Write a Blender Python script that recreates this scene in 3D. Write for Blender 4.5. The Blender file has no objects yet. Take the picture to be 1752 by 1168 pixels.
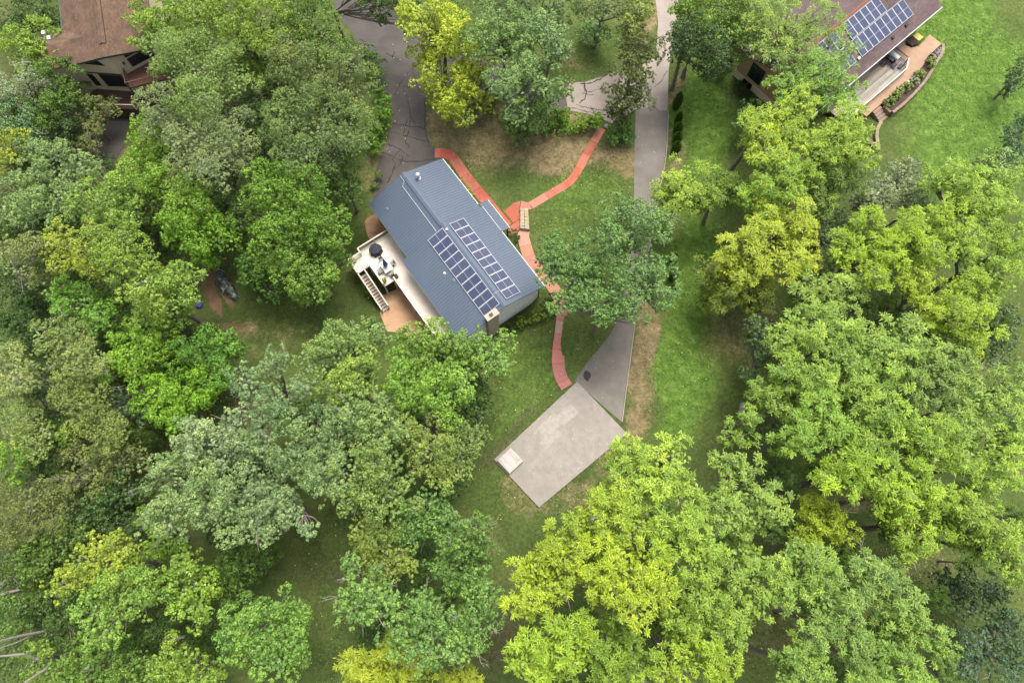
import bpy, bmesh, math, random
import numpy as np
from mathutils import Vector, Matrix, noise as mnoise
from mathutils.geometry import tessellate_polygon
R = math.radians
scene = bpy.context.scene
COL = scene.collection
random.seed(7)

# ------------------------------------------------------------------ camera
FPX, CX, CY, H, TILT = 1168.0, 876.0, 584.0, 75.0, R(17.5)
cam = bpy.data.cameras.new('camera')
cam.sensor_fit = 'HORIZONTAL'; cam.sensor_width = 36.0
cam.lens = 36.0 * FPX / 1752.0
cam.clip_start = 0.5; cam.clip_end = 6000.0
camo = bpy.data.objects.new('camera', cam); COL.objects.link(camo)
camo.location = (0, 0, H); camo.rotation_euler = (TILT, 0, 0)
scene.camera = camo

# ------------------------------------------------------------------ light
SUN_EL, SUN_AZ = R(68), R(24)          # azimuth measured clockwise from +y
world = bpy.data.worlds.new('World'); scene.world = world
world.use_nodes = True
wn, wl = world.node_tree.nodes, world.node_tree.links
bg = wn['Background']; bg.inputs['Strength'].default_value = 0.108
sky = wn.new('ShaderNodeTexSky'); sky.sky_type = 'NISHITA'; sky.sun_disc = False
sky.sun_elevation = SUN_EL; sky.sun_rotation = SUN_AZ
sky.air_density = 1.0; sky.dust_density = 3.0; sky.ozone_density = 1.0
hsv = wn.new('ShaderNodeHueSaturation'); hsv.inputs['Saturation'].default_value = 0.30
wl.new(sky.outputs[0], hsv.inputs['Color']); wl.new(hsv.outputs[0], bg.inputs['Color'])
sun = bpy.data.lights.new('sun', 'SUN'); sun.energy = 1.5; sun.angle = R(30); sun.color = (1.0, 0.94, 0.84)
suno = bpy.data.objects.new('sun', sun); COL.objects.link(suno)
sd = Vector((math.sin(SUN_AZ) * math.cos(SUN_EL), math.cos(SUN_AZ) * math.cos(SUN_EL), math.sin(SUN_EL)))
suno.rotation_euler = (-sd).to_track_quat('-Z', 'Y').to_euler()
suno.location = sd * 200
vs = scene.view_settings
vs.view_transform = 'Standard'; vs.look = 'None'; vs.gamma = 1.0; vs.use_curve_mapping = False
vs.exposure = 1.68
scene.cycles.max_bounces = 7
scene.cycles.diffuse_bounces = 4
scene.cycles.transmission_bounces = 4

# ------------------------------------------------------------------ pixel of the photo -> point on the land
cT, sT = math.cos(TILT), math.sin(TILT)
def U(px, py, z=0.0):
    a = (px - CX) / FPX; b = -(py - CY) / FPX
    d = (a, b * cT + sT, b * sT - cT)
    t = (z - H) / d[2]
    return Vector((d[0] * t, d[1] * t, z))
def project(x, y, z):
    k = y * sT - (z - H) * cT
    return CX + FPX * x / k, CY - FPX * (y * cT + (z - H) * sT) / k
# the grey house's own axes
HA = R(-54.5)
HU = Vector((math.cos(HA), math.sin(HA), 0)); HV = Vector((-HU.y, HU.x, 0))
HO = U(757, 272, 3.0); HO.z = 0
def HP(u, v, z=0.0):
    p = HO + HU * u + HV * v; return Vector((p.x, p.y, z))
def S(t):
    t = np.clip(t, 0, 1); return t * t * (3 - 2 * t)
def G(x, y):
    x = np.asarray(x, float); y = np.asarray(y, float)
    hu = (x - HO.x) * HU.x + (y - HO.y) * HU.y
    hv = (x - HO.x) * HV.x + (y - HO.y) * HV.y
    d1 = 2.5 * S((-hv - 6) / 5) * S((hu + 0.5) / 3.5)
    keep = 1 - S((hu - 22) / 8) * S((x + 26) / 10)
    d1 = d1 * keep
    d2 = 1.4 * S((hu - 17.5) / 2.5) * (1 - S((hu - 23) / 5)) * S((1.2 - hv) / 3) * S((hv + 16) / 5)
    d3 = 2.5 * S((-x - 36) / 8)
    return -np.maximum(np.maximum(d1, d2), d3)
def Gf(x, y): return float(G(x, y))
def Ug(px, py):
    z = 0.0
    for _ in range(6):
        p = U(px, py, z); z = Gf(p.x, p.y)
    return U(px, py, z)

# ------------------------------------------------------------------ helpers
def lin(c):
    c = c / 255.0
    return c / 12.92 if c <= 0.04045 else ((c + 0.055) / 1.055) ** 2.4
KL = 0.73                                # the same for foliage
KA = 0.50                                # photo's sunlit tone -> real albedo
def alb(r, g, b, k=None):
    k = KA if k is None else k
    c = [lin(r) * k, lin(g) * k, lin(b) * k]; m = .3 * c[0] + .6 * c[1] + .1 * c[2]
    return tuple(x + (m - x) * 0.10 for x in c) + (1.0,)

def leafcol(r, g, b):
    r = r + max(0, .84 * g - r) * .35; r = min(r, .92 * g)
    r, g, b = (x + (m_ - x) * .07 for x, m_ in ((r, 118), (g, 156), (b, 76)))
    return (lin(r) * KL, lin(g) * KL, lin(b * .93) * KL, 1.0)
def finish(o, parent):
    COL.objects.link(o)
    if parent is not None: o.parent = parent
    return o
def wloc(o):
    p = Vector((0, 0, 0))
    while o is not None:
        p += o.location; o = o.parent
    return p
def part(name, vf, mat, parent=None, color=None, kind=None, label=None):
    """one mesh object from (verts, faces) given in world space"""
    vs_, fs_ = vf
    me = bpy.data.meshes.new(name)
    off = wloc(parent) if parent is not None else Vector((0, 0, 0))
    if parent is None:                   # origin at its base centre
        a = np.array([tuple(v) for v in vs_]); off = Vector((a[:, 0].mean(), a[:, 1].mean(), a[:, 2].min()))
    me.from_pydata([tuple(Vector(v) - off) for v in vs_], [], fs_)
    bm = bmesh.new(); bm.from_mesh(me); bmesh.ops.recalc_face_normals(bm, faces=bm.faces); bm.to_mesh(me); bm.free()
    me.materials.append(mat)
    o = bpy.data.objects.new(name, me)
    if parent is None: o.location = off
    if color is not None: o.color = color
    if kind: o['kind'] = kind
    if label: o['label'] = label
    return finish(o, parent)
def thing(name, label, cat, loc, group=None):
    o = bpy.data.objects.new(name, None); o.empty_display_size = 0.3
    o.location = loc; o['label'] = label; o['category'] = cat
    if group: o['group'] = group
    COL.objects.link(o); return o
def tag(o, label, cat, group=None):
    o['label'] = label; o['category'] = cat
    if group: o['group'] = group
    return o
class MB:
    def __init__(s): s.v = []; s.f = []
    def add(s, v, f):
        n = len(s.v); s.v += [Vector(p) for p in v]; s.f += [tuple(i + n for i in q) for q in f]; return s
    def box(s, c, ax, ay, az):
        """centre and three half axes"""
        c, ax, ay, az = Vector(c), Vector(ax), Vector(ay), Vector(az)
        v = [c + ax * i + ay * j + az * k for k in (-1, 1) for j in (-1, 1) for i in (-1, 1)]
        return s.add(v, [(0, 2, 3, 1), (4, 5, 7, 6), (0, 1, 5, 4), (2, 6, 7, 3), (0, 4, 6, 2), (1, 3, 7, 5)])
    def hbox(s, u0, u1, v0, v1, z0, z1, fr):
        a, b = fr((u0 + u1) / 2, (v0 + v1) / 2, (z0 + z1) / 2), None
        ax = (fr(u1, v0, 0) - fr(u0, v0, 0)) / 2; ay = (fr(u0, v1, 0) - fr(u0, v0, 0)) / 2
        return s.box(a, ax, ay, (0, 0, (z1 - z0) / 2))
    def prism(s, pts, z0, z1):
        """polygon (x, y) between z0 and z1; z may be lists"""
        n = len(pts)
        za = z0 if isinstance(z0, (list, tuple)) else [z0] * n
        zb = z1 if isinstance(z1, (list, tuple)) else [z1] * n
        v = [(p[0], p[1], za[i]) for i, p in enumerate(pts)] + [(p[0], p[1], zb[i]) for i, p in enumerate(pts)]
        tris = tessellate_polygon([[Vector((p[0], p[1], 0)) for p in pts]])
        f = [tuple(i + n for i in t) for t in tris] + [tuple(reversed(t)) for t in tris]
        f += [(i, (i + 1) % n, n + (i + 1) % n, n + i) for i in range(n)]
        return s.add(v, f)
    def tube(s, pts, rads, seg=6, cap=True):
        pts = [Vector(p) for p in pts]; n = len(pts)
        if not isinstance(rads, (list, tuple)): rads = [rads] * n
        v, f = [], []
        for i, p in enumerate(pts):
            t = (pts[min(i + 1, n - 1)] - pts[max(i - 1, 0)]).normalized()
            a = t.cross(Vector((0, 0, 1)))
            if a.length < 1e-3: a = Vector((1, 0, 0))
            a.normalize(); b = t.cross(a)
            for k in range(seg):
                an = 2 * math.pi * k / seg
                v.append(p + (a * math.cos(an) + b * math.sin(an)) * rads[i])
        for i in range(n - 1):
            for k in range(seg):
                f.append((i * seg + k, i * seg + (k + 1) % seg, (i + 1) * seg + (k + 1) % seg, (i + 1) * seg + k))
        if cap:
            f.append(tuple(range(seg))[::-1]); f.append(tuple((n - 1) * seg + k for k in range(seg)))
        return s.add(v, f)
    def lathe(s, c, prof, seg=12):
        c = Vector(c); v, f = [], []
        for r, z in prof:
            for k in range(seg):
                an = 2 * math.pi * k / seg
                v.append(c + Vector((r * math.cos(an), r * math.sin(an), z)))
        for i in range(len(prof) - 1):
            for k in range(seg):
                f.append((i * seg + k, i * seg + (k + 1) % seg, (i + 1) * seg + (k + 1) % seg, (i + 1) * seg + k))
        f.append(tuple(range(seg))[::-1]); f.append(tuple((len(prof) - 1) * seg + k for k in range(seg)))
        return s.add(v, f)
    @property
    def vf(s): return s.v, s.f

# ------------------------------------------------------------------ materials
def newmat(name):
    m = bpy.data.materials.new(name); m.use_nodes = True
    n, l = m.node_tree.nodes, m.node_tree.links
    return m, n, l, n['Principled BSDF']
def coords(n, l, kind='Object', scale=None):
    tc = n.new('ShaderNodeTexCoord')
    return tc.outputs[kind]
def wcoords(n):
    return n.new('ShaderNodeNewGeometry').outputs['Position']
def noise(n, l, vec, scale, detail=4, rough=0.55):
    t = n.new('ShaderNodeTexNoise'); t.inputs['Scale'].default_value = scale
    t.inputs['Detail'].default_value = detail; t.inputs['Roughness'].default_value = rough
    l.new(vec, t.inputs['Vector']); return t.outputs['Fac']
def ramp(n, l, fac, stops):
    r = n.new('ShaderNodeValToRGB'); l.new(fac, r.inputs[0])
    e = r.color_ramp.elements
    while len(e) < len(stops): e.new(0.5)
    for q, (p, c) in zip(e, stops): q.position = p; q.color = c
    return r.outputs[0]
def mixc(n, l, fac, a, b, mode='MIX'):
    m = n.new('ShaderNodeMix'); m.data_type = 'RGBA'; m.blend_type = mode; m.clamp_result = False
    for sock, val in ((m.inputs[0], fac), (m.inputs[6], a), (m.inputs[7], b)):
        if hasattr(val, 'is_linked'): l.new(val, sock)
        else: sock.default_value = val
    return m.outputs[2]
def math_(n, l, op, a, b=0.0, clamp=False):
    m = n.new('ShaderNodeMath'); m.operation = op; m.use_clamp = clamp
    for sock, val in ((m.inputs[0], a), (m.inputs[1], b)):
        if hasattr(val, 'is_linked'): l.new(val, sock)
        else: sock.default_value = val
    return m.outputs[0]
def bump(n, l, b, h, strength=0.4, dist=0.05):
    k = n.new('ShaderNodeBump'); k.inputs['Strength'].default_value = strength; k.inputs['Distance'].default_value = dist
    l.new(h, k.inputs['Height']); l.new(k.outputs[0], b.inputs['Normal'])
def grey(v): return (v, v, v, 1)
def simple(name, base, rough=0.7, var=0.25, scale=3.0, fine=25.0, bstr=0.25, objcol=False, spec=0.3, metallic=0.0):
    """base colour broken up by two sizes of noise, with fine relief"""
    m, n, l, b = newmat(name)
    p = wcoords(n)
    f1 = noise(n, l, p, scale, 5); f2 = noise(n, l, p, fine, 3)
    s = math_(n, l, 'ADD', math_(n, l, 'MULTIPLY', f1, 0.6), math_(n, l, 'MULTIPLY', f2, 0.4))
    k = ramp(n, l, s, [(0.25, grey(1 - var)), (0.75, grey(1 + var))])
    if objcol:
        oi = n.new('ShaderNodeObjectInfo'); c = mixc(n, l, 1.0, oi.outputs['Color'], k, 'MULTIPLY')
    else: c = mixc(n, l, 1.0, base, k, 'MULTIPLY')
    l.new(c, b.inputs['Base Color'])
    b.inputs['Roughness'].default_value = rough; b.inputs['Specular IOR Level'].default_value = spec
    b.inputs['Metallic'].default_value = metallic
    bump(n, l, b, f2, bstr, 0.02)
    return m

M = {}
M['white_siding'] = simple('white_siding', alb(236, 237, 234, .95), 0.6, 0.05, 0.8, 9, 0.1)
M['white_paint'] = simple('white_paint', alb(240, 240, 238), 0.5, 0.04, 1, 15, 0.05)
M['trim_dark'] = simple('trim_dark', alb(70, 62, 58), 0.5, 0.15)
M['deck_wood'] = simple('deck_wood', alb(222, 208, 192), 0.7, 0.13, 0.7, 14, 0.2)
M['rail_wood'] = simple('rail_wood', alb(238, 226, 208, .7), 0.7, 0.10, 1.5, 20, 0.15)
M['brown_wood'] = simple('brown_wood', alb(104, 78, 64), 0.8, 0.25)
M['coloured'] = simple('coloured', None, 0.75, 0.16, 1.1, 22, 0.25, objcol=True)
M['coloured_gloss'] = simple('coloured_gloss', None, 0.4, 0.08, 2, 25, 0.05, objcol=True, spec=0.5)
M['brick'] = simple('chimney_brick', alb(204, 184, 168, .68), 0.85, 0.3, 4, 18, 0.5)
M['stone_cap'] = simple('stone_cap', alb(222, 205, 180), 0.85, 0.1)
M['dark_metal'] = simple('dark_metal', alb(55, 55, 58), 0.45, 0.1)
M['glass_dark'] = simple('window_glass', (0.012, 0.018, 0.022, 1), 0.08, 0.1, 1, 5, 0.0, spec=0.6)
M['bark'] = simple('bark', alb(150, 138, 125), 0.9, 0.35, 2.5, 16, 0.8)
M['pale_bark'] = simple('pale_bark', alb(186, 176, 162), 0.9, 0.2, 2.5, 16, 0.6)
M['beige_wall'] = simple('beige_wall', alb(212, 192, 164, .78), 0.75, 0.08, 0.9, 12, 0.15)
M['soil'] = simple('soil', alb(96, 78, 66), 0.95, 0.3, 1.5, 14, 0.7)

# painted standing-seam steel
def mat_steel():
    m, n, l, b = newmat('blue_grey_steel')
    p = wcoords(n)
    f = noise(n, l, p, 0.35, 4); f2 = noise(n, l, p, 6, 3)
    s = math_(n, l, 'ADD', math_(n, l, 'MULTIPLY', f, 0.7), math_(n, l, 'MULTIPLY', f2, 0.3))
    mp = n.new('ShaderNodeMapping'); mp.inputs['Rotation'].default_value = (0, 0, -HA); mp.inputs['Scale'].default_value = (5.0, .22, 1); l.new(p, mp.inputs['Vector'])
    s = math_(n, l, 'ADD', math_(n, l, 'MULTIPLY', s, .55), math_(n, l, 'MULTIPLY', noise(n, l, mp.outputs[0], 1.0, 4, .6), .45))
    l.new(ramp(n, l, s, [(0.3, alb(102, 120, 145, .43)), (0.7, alb(115, 134, 158, .43))]), b.inputs['Base Color'])
    b.inputs['Roughness'].default_value = 0.5; b.inputs['Specular IOR Level'].default_value = 0.4
    return m
M['steel'] = mat_steel()
M['seam_steel'] = simple('seam_steel', alb(112, 130, 153, .43), 0.45, 0.1, spec=.5)
def mat_solar(name, c0, c1):
    """dark blue cells; fine busbar lines run along the panel"""
    m, n, l, b = newmat(name)
    p = coords(n, l, 'Object')
    at = n.new('ShaderNodeAttribute'); at.attribute_name = 'cell'      # 0..1 across the panel
    w = math_(n, l, 'FRACT', math_(n, l, 'MULTIPLY', at.outputs['Fac'], 6.0))
    line = math_(n, l, 'GREATER_THAN', math_(n, l, 'ABSOLUTE', math_(n, l, 'SUBTRACT', w, 0.5)), 0.42)
    oi = n.new('ShaderNodeObjectInfo')
    base = mixc(n, l, oi.outputs['Random'], c0, c1)
    c = mixc(n, l, math_(n, l, 'MULTIPLY', line, 0.45), base, alb(178, 190, 205))
    l.new(c, b.inputs['Base Color'])
    b.inputs['Roughness'].default_value = 0.16; b.inputs['Specular IOR Level'].default_value = 0.5
    return m
M['solar'] = mat_solar('solar_cells', alb(52, 62, 104, .5), alb(68, 76, 114, .5))
M['alu'] = simple('aluminium_frame', alb(226, 230, 238), 0.4, 0.05, spec=0.5)

def mat_shingle(name, a, bcol, dirn):
    m, n, l, b = newmat(name)
    p = wcoords(n)
    mp = n.new('ShaderNodeMapping'); mp.inputs['Rotation'].default_value = (0, 0, -dirn); l.new(p, mp.inputs['Vector'])
    br = n.new('ShaderNodeTexBrick'); br.inputs['Scale'].default_value = 1.0
    br.inputs['Brick Width'].default_value = 0.42; br.inputs['Row Height'].default_value = 0.17
    br.inputs['Mortar Size'].default_value = 0.012; br.inputs['Bias'].default_value = 0.0
    br.inputs['Color1'].default_value = a; br.inputs['Color2'].default_value = bcol
    br.inputs['Mortar'].default_value = tuple(x * 0.45 for x in a[:3]) + (1,)
    l.new(mp.outputs[0], br.inputs['Vector'])
    f = noise(n, l, p, 0.7, 5)
    c = mixc(n, l, 1.0, br.outputs['Color'], ramp(n, l, f, [(0.3, grey(0.72)), (0.7, grey(1.25))]), 'MULTIPLY')
    l.new(c, b.inputs['Base Color']); b.inputs['Roughness'].default_value = 0.9
    f2 = noise(n, l, p, 18, 3); bump(n, l, b, f2, 0.5, 0.02)
    return m

def mat_pave(name, c0, c1, scale=0.5, stain=None):
    m, n, l, b = newmat(name)
    p = wcoords(n)
    f = noise(n, l, p, scale, 6, 0.6); f2 = noise(n, l, p, 14, 4, 0.7)
    c = ramp(n, l, f, [(0.3, c0), (0.7, c1)])
    c = mixc(n, l, 1.0, c, ramp(n, l, f2, [(0.3, grey(0.8)), (0.7, grey(1.2))]), 'MULTIPLY')
    if stain:
        f3 = noise(n, l, p, 0.16, 4, 0.6)
        c = mixc(n, l, ramp(n, l, f3, [(0.5, grey(0)), (0.68, grey(0.7))]), c, stain)
    l.new(c, b.inputs['Base Color']); b.inputs['Roughness'].default_value = 0.9
    bump(n, l, b, f2, 0.3, 0.02)
    return m
def mat_slab():
    m, n, l, b = newmat('stained_slab')
    p = wcoords(n); oi = n.new('ShaderNodeObjectInfo')
    f = noise(n, l, p, 0.9, 5, .65); f2 = noise(n, l, p, 5.5, 5, .75)
    c = mixc(n, l, ramp(n, l, f, [(.45, grey(0)), (.68, grey(.55))]), oi.outputs['Color'], alb(222, 158, 124))
    c = mixc(n, l, ramp(n, l, f2, [(.5, grey(0)), (.75, grey(.5))]), c, alb(150, 92, 76))
    l.new(c, b.inputs['Base Color']); b.inputs['Roughness'].default_value = .85; bump(n, l, b, f2, .3, .02)
    return m
M['slab'] = mat_slab()
M['skim'] = mat_pave('skim_coat', alb(208, 197, 183, .385), alb(232, 223, 211, .385), 2.2)
M['concrete'] = mat_pave('concrete', alb(198, 186, 172, .37), alb(222, 211, 198, .37), 1.3, alb(190, 181, 170, .37))
M['old_asphalt'] = mat_pave('old_asphalt', alb(86, 79, 74), alb(114, 105, 98), 0.35, alb(72, 68, 65))
M['grey_drive'] = mat_pave('grey_drive', alb(136, 127, 118), alb(163, 153, 142), 0.45, alb(124, 116, 108))
M['pale_drive'] = mat_pave('pale_drive', alb(178, 162, 148), alb(200, 186, 172), 0.45)
M['pale_loop'] = mat_pave('pale_loop', alb(170, 154, 142), alb(196, 180, 166), 0.4)
M['court'] = mat_pave('court_asphalt', alb(84, 76, 72), alb(104, 95, 90), 0.5)
M['seal'] = simple('tar_seal', alb(60, 57, 57), 0.7, 0.3)
M['patio_red'] = mat_pave('tan_paving', alb(192, 146, 102, .62), alb(216, 172, 130, .62), 0.9, alb(160, 118, 84, .6))
M['dirt'] = mat_pave('dirt_track', alb(128, 94, 66), alb(162, 122, 86), 0.9)

def mat_ground():
    m, n, l, b = newmat('lawn_ground')
    p = wcoords(n)
    at = n.new('ShaderNodeAttribute'); at.attribute_name = 'zone'
    sep = n.new('ShaderNodeSeparateColor'); l.new(at.outputs['Color'], sep.inputs[0])
    n1 = noise(n, l, p, 0.16, 6, 0.62); n2 = noise(n, l, p, 0.9, 5, 0.65); n3 = noise(n, l, p, 2.6, 6, 0.72); n4 = noise(n, l, p, 8.0, 4, 0.75)
    base = ramp(n, l, n1, [(0.32, alb(82, 97, 46)), (0.5, alb(98, 118, 52)), (0.68, alb(120, 130, 66))])
    lush = ramp(n, l, n2, [(0.3, alb(84, 116, 38)), (0.5, alb(104, 142, 44)), (0.72, alb(140, 168, 66))])
    dry = ramp(n, l, n2, [(0.3, alb(128, 114, 72)), (0.7, alb(178, 156, 114))])
    soil = ramp(n, l, n2, [(0.3, alb(84, 78, 54)), (0.7, alb(124, 108, 86))])
    def weight(ch, lo=0.35, hi=0.65, nz=0.55):
        s = math_(n, l, 'ADD', ch, math_(n, l, 'MULTIPLY', math_(n, l, 'SUBTRACT', math_(n, l, 'ADD', math_(n, l, 'MULTIPLY', n2, 0.6), math_(n, l, 'MULTIPLY', n3, 0.4)), 0.5), nz * 2))
        r = n.new('ShaderNodeMapRange'); r.interpolation_type = 'SMOOTHSTEP'
        l.new(s, r.inputs[0]); r.inputs[1].default_value = lo - 0.15; r.inputs[2].default_value = hi + 0.15
        return r.outputs[0]
    c = mixc(n, l, weight(sep.outputs[2]), base, lush)
    c = mixc(n, l, weight(sep.outputs[0]), c, dry)
    c = mixc(n, l, weight(sep.outputs[1]), c, soil)
    c = mixc(n, l, 1.0, c, ramp(n, l, n3, [(0.32, grey(0.66)), (0.68, grey(1.4))]), 'MULTIPLY')
    c = mixc(n, l, 1.0, c, ramp(n, l, n4, [(0.3, grey(0.76)), (0.7, grey(1.26))]), 'MULTIPLY')
    l.new(c, b.inputs['Base Color']); b.inputs['Roughness'].default_value = 0.95; b.inputs['Specular IOR Level'].default_value = 0.1
    s = math_(n, l, 'ADD', n3, n4); bump(n, l, b, s, 0.6, 0.08)
    return m
M['ground'] = mat_ground()

def mat_leaf():
    """leaf colour = the tree's own colour, varied leaf by leaf; part of the light goes through"""
    m, n, l, b = newmat('leaves')
    oi = n.new('ShaderNodeObjectInfo')
    at = n.new('ShaderNodeAttribute'); at.attribute_name = 'tint'
    k = ramp(n, l, at.outputs['Fac'], [(0.0, (0.50, 0.56, 0.62, 1)), (0.5, (1, 1, 1, 1)), (1.0, (1.75, 1.52, 1.2, 1))])
    c = mixc(n, l, 1.0, oi.outputs['Color'], k, 'MULTIPLY')
    l.new(c, b.inputs['Base Color'])
    b.inputs['Roughness'].default_value = 0.5; b.inputs['Specular IOR Level'].default_value = 0.4
    tr = n.new('ShaderNodeBsdfTranslucent')
    l.new(mixc(n, l, 1.0, c, (1.0, 1.1, 0.7, 1), 'MULTIPLY'), tr.inputs['Color'])
    mx = n.new('ShaderNodeMixShader'); mx.inputs[0].default_value = 0.24
    l.new(b.outputs[0], mx.inputs[1]); l.new(tr.outputs[0], mx.inputs[2])
    l.new(mx.outputs[0], n['Material Output'].inputs['Surface'])
    return m
M['leaf'] = mat_leaf()
def mat_camo():
    m, n, l, b = newmat('camouflage_tarp')
    p = wcoords(n); f = noise(n, l, p, 2.2, 3)
    l.new(ramp(n, l, f, [(0.36, alb(40, 50, 42)), (0.46, alb(78, 92, 80)), (0.54, alb(96, 84, 72)), (0.62, alb(176, 198, 186))]), b.inputs['Base Color'])
    b.inputs['Roughness'].default_value = 0.5
    return m
M['camo'] = mat_camo()

# ------------------------------------------------------------------ ground
def ellipse_w(px, py, cx, cy, rx, ry, rot=0.0, soft=0.5):
    c, s_ = math.cos(R(rot)), math.sin(R(rot))
    dx, dy = px - cx, py - cy
    a = (dx * c + dy * s_) / rx; b_ = (-dx * s_ + dy * c) / ry
    d = np.sqrt(a * a + b_ * b_)
    return np.clip((1 + soft - d) / (2 * soft), 0, 1)
DRY = [(880, 234, 140, 50, 5, 1.2), (800, 212, 75, 36, 0, 1.1), (775, 205, 42, 42, 0, .9), (1000, 265, 60, 28, 0, .8), (1066, 266, 26, 24, 0, 1.0), (1100, 610, 20, 90, 4, 1.0),
       (1082, 725, 22, 34, 0, .9), (960, 105, 60, 16, 0, .55), (1110, 15, 12, 40, 0, .9), (1107, 60, 10, 30, 0, .8), (470, 575, 110, 40, 0, .35), (640, 300, 20, 60, 0, .5), (410, 550, 28, 14, 0, .9),
       (900, 850, 70, 30, 30, .45), (870, 810, 18, 40, 40, .5), (1000, 840, 50, 22, -40, .5), (1255, 560, 50, 90, 0, .45), (1150, 300, 12, 140, 0, .55), (1155, 155, 10, 40, 10, .7),
       (1470, 860, 40, 22, 0, .6), (1330, 1090, 70, 70, 0, .4), (1600, 960, 80, 40, 0, .4), (820, 930, 60, 40, 0, .4), (1060, 790, 40, 30, 0, .5)]
SOIL = [(435, 705, 26, 75, -12, .8), (722, 722, 55, 34, 0, .9), (600, 985, 26, 26, 0, .5), (180, 230, 40, 60, 0, .9), (880, 745, 14, 120, 45, .5), (640, 490, 30, 30, 0, .5), (560, 960, 60, 40, 0, .35),
        (1010, 215, 30, 20, 0, .3), (1310, 545, 30, 30, 0, .8), (1490, 850, 60, 40, 0, .25), (1340, 1070, 60, 60, 0, .3), (1330, 930, 20, 30, 0, .5), (520, 985, 60, 50, 0, .4), (640, 1020, 50, 60, 0, .3), (840, 1080, 60, 90, 0, .5), (240, 560, 190, 130, 0, .45),
        (150, 850, 260, 330, 0, .45), (60, 300, 200, 300, 0, .45), (300, 330, 160, 160, 0, .45), (450, 150, 140, 180, 0, .45), (1620, 1020, 60, 50, 0, .3)]
LUSH = [(1680, 190, 130, 150, 0, 1.0), (1600, 40, 120, 60, 0, .8), (1205, 190, 48, 130, 0, 1.0), (1168, 640, 50, 120, 0, 1.0), (1185, 470, 55, 120, 0, .9), (990, 330, 90, 50, 0, .5), (900, 660, 60, 120, 20, .45), (960, 400, 40, 60, 0, .4), (800, 310, 30, 30, 0, .4), (1240, 700, 60, 60, 0, .3), (1560, 950, 60, 40, 0, .4), (520, 570, 90, 40, 0, .35)]
def build_ground():
    def axis(lo, hi, st): return np.concatenate([[-2500, -900, -350, -160], np.arange(lo, hi + .01, st), [160, 350, 900, 2500]])
    xs = axis(-84, 84, 0.75); ys = np.concatenate([[-2500, -900, -350, -120, -60, -35], np.arange(-22, 92.01, 0.75), [130, 250, 600, 1400, 3000]])
    X, Y = np.meshgrid(xs, ys); Z = G(X, Y)
    Z = Z + 0.04 * (np.sin(X * 0.9 + 1.3 * np.sin(Y * .5)) * np.sin(Y * 0.8 + np.sin(X * .4))) * 0.35
    nx, ny = len(xs), len(ys)
    v = np.stack([X.ravel(), Y.ravel(), Z.ravel()], 1)
    i = np.arange((ny - 1) * (nx - 1)); r, c = i // (nx - 1), i % (nx - 1)
    a = r * nx + c
    f = np.stack([a, a + 1, a + 1 + nx, a + nx], 1)
    me = bpy.data.meshes.new('ground')
    me.vertices.add(len(v)); me.vertices.foreach_set('co', v.ravel())
    me.loops.add(f.size); me.loops.foreach_set('vertex_index', f.ravel().astype(np.int32))
    me.polygons.add(len(f)); me.polygons.foreach_set('loop_start', np.arange(0, f.size, 4, dtype=np.int32))
    me.update(calc_edges=True); me.validate()
    me.polygons.foreach_set('use_smooth', np.ones(len(f), bool))
    k = v[:, 1] * sT - (v[:, 2] - H) * cT; k = np.where(k < 1, 1, k)
    px = CX + FPX * v[:, 0] / k; py = CY - FPX * (v[:, 1] * cT + (v[:, 2] - H) * sT) / k
    wx = 9 * np.sin(py * .045 + px * .021) + 5 * np.sin(px * .11 + 1) ; wy = 9 * np.sin(px * .05 - py * .017) + 5 * np.sin(py * .1)
    col = np.zeros((len(v), 4), np.float32); col[:, 3] = 1
    for ch, lst in ((0, DRY), (1, SOIL), (2, LUSH)):
        for cx, cy, rx, ry, rot, w in lst:
            col[:, ch] = np.maximum(col[:, ch], w * ellipse_w(px + wx, py + wy, cx, cy, rx, ry, rot))
    at = me.color_attributes.new('zone', 'FLOAT_COLOR', 'POINT'); at.data.foreach_set('color', col.ravel())
    me.materials.append(M['ground'])
    o = bpy.data.objects.new('ground', me); COL.objects.link(o); o['kind'] = 'structure'; o['label'] = 'lawn with dry tan patches and bare soil under the trees'
build_ground()

def sheet(name, pix, mat, top=0.03, thick=0.16, label=None, z=None):
    """a paved area from its outline in the photograph, laid on the land"""
    ps = [Ug(*p) if z is None else U(p[0], p[1], z) for p in pix]
    o = part(name, MB().prism([(p.x, p.y) for p in ps], [p.z - thick for p in ps], [p.z + top for p in ps]).vf, mat)
    o['kind'] = 'structure'
    if label: o['label'] = label
    return o
def spline(pix, step=6):
    """Catmull-Rom through pixel points"""
    P_ = [pix[0]] + list(pix) + [pix[-1]]; out = []
    for i in range(1, len(P_) - 2):
        p0, p1, p2, p3 = [np.array(q, float) for q in P_[i - 1:i + 3]]
        n = max(2, int(np.linalg.norm(p2 - p1) / step))
        for k in range(n):
            t = k / n
            out.append(tuple(0.5 * ((2 * p1) + (-p0 + p2) * t + (2 * p0 - 5 * p1 + 4 * p2 - p3) * t * t + (-p0 + 3 * p1 - 3 * p2 + p3) * t ** 3)))
    out.append(tuple(pix[-1])); return out

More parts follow.
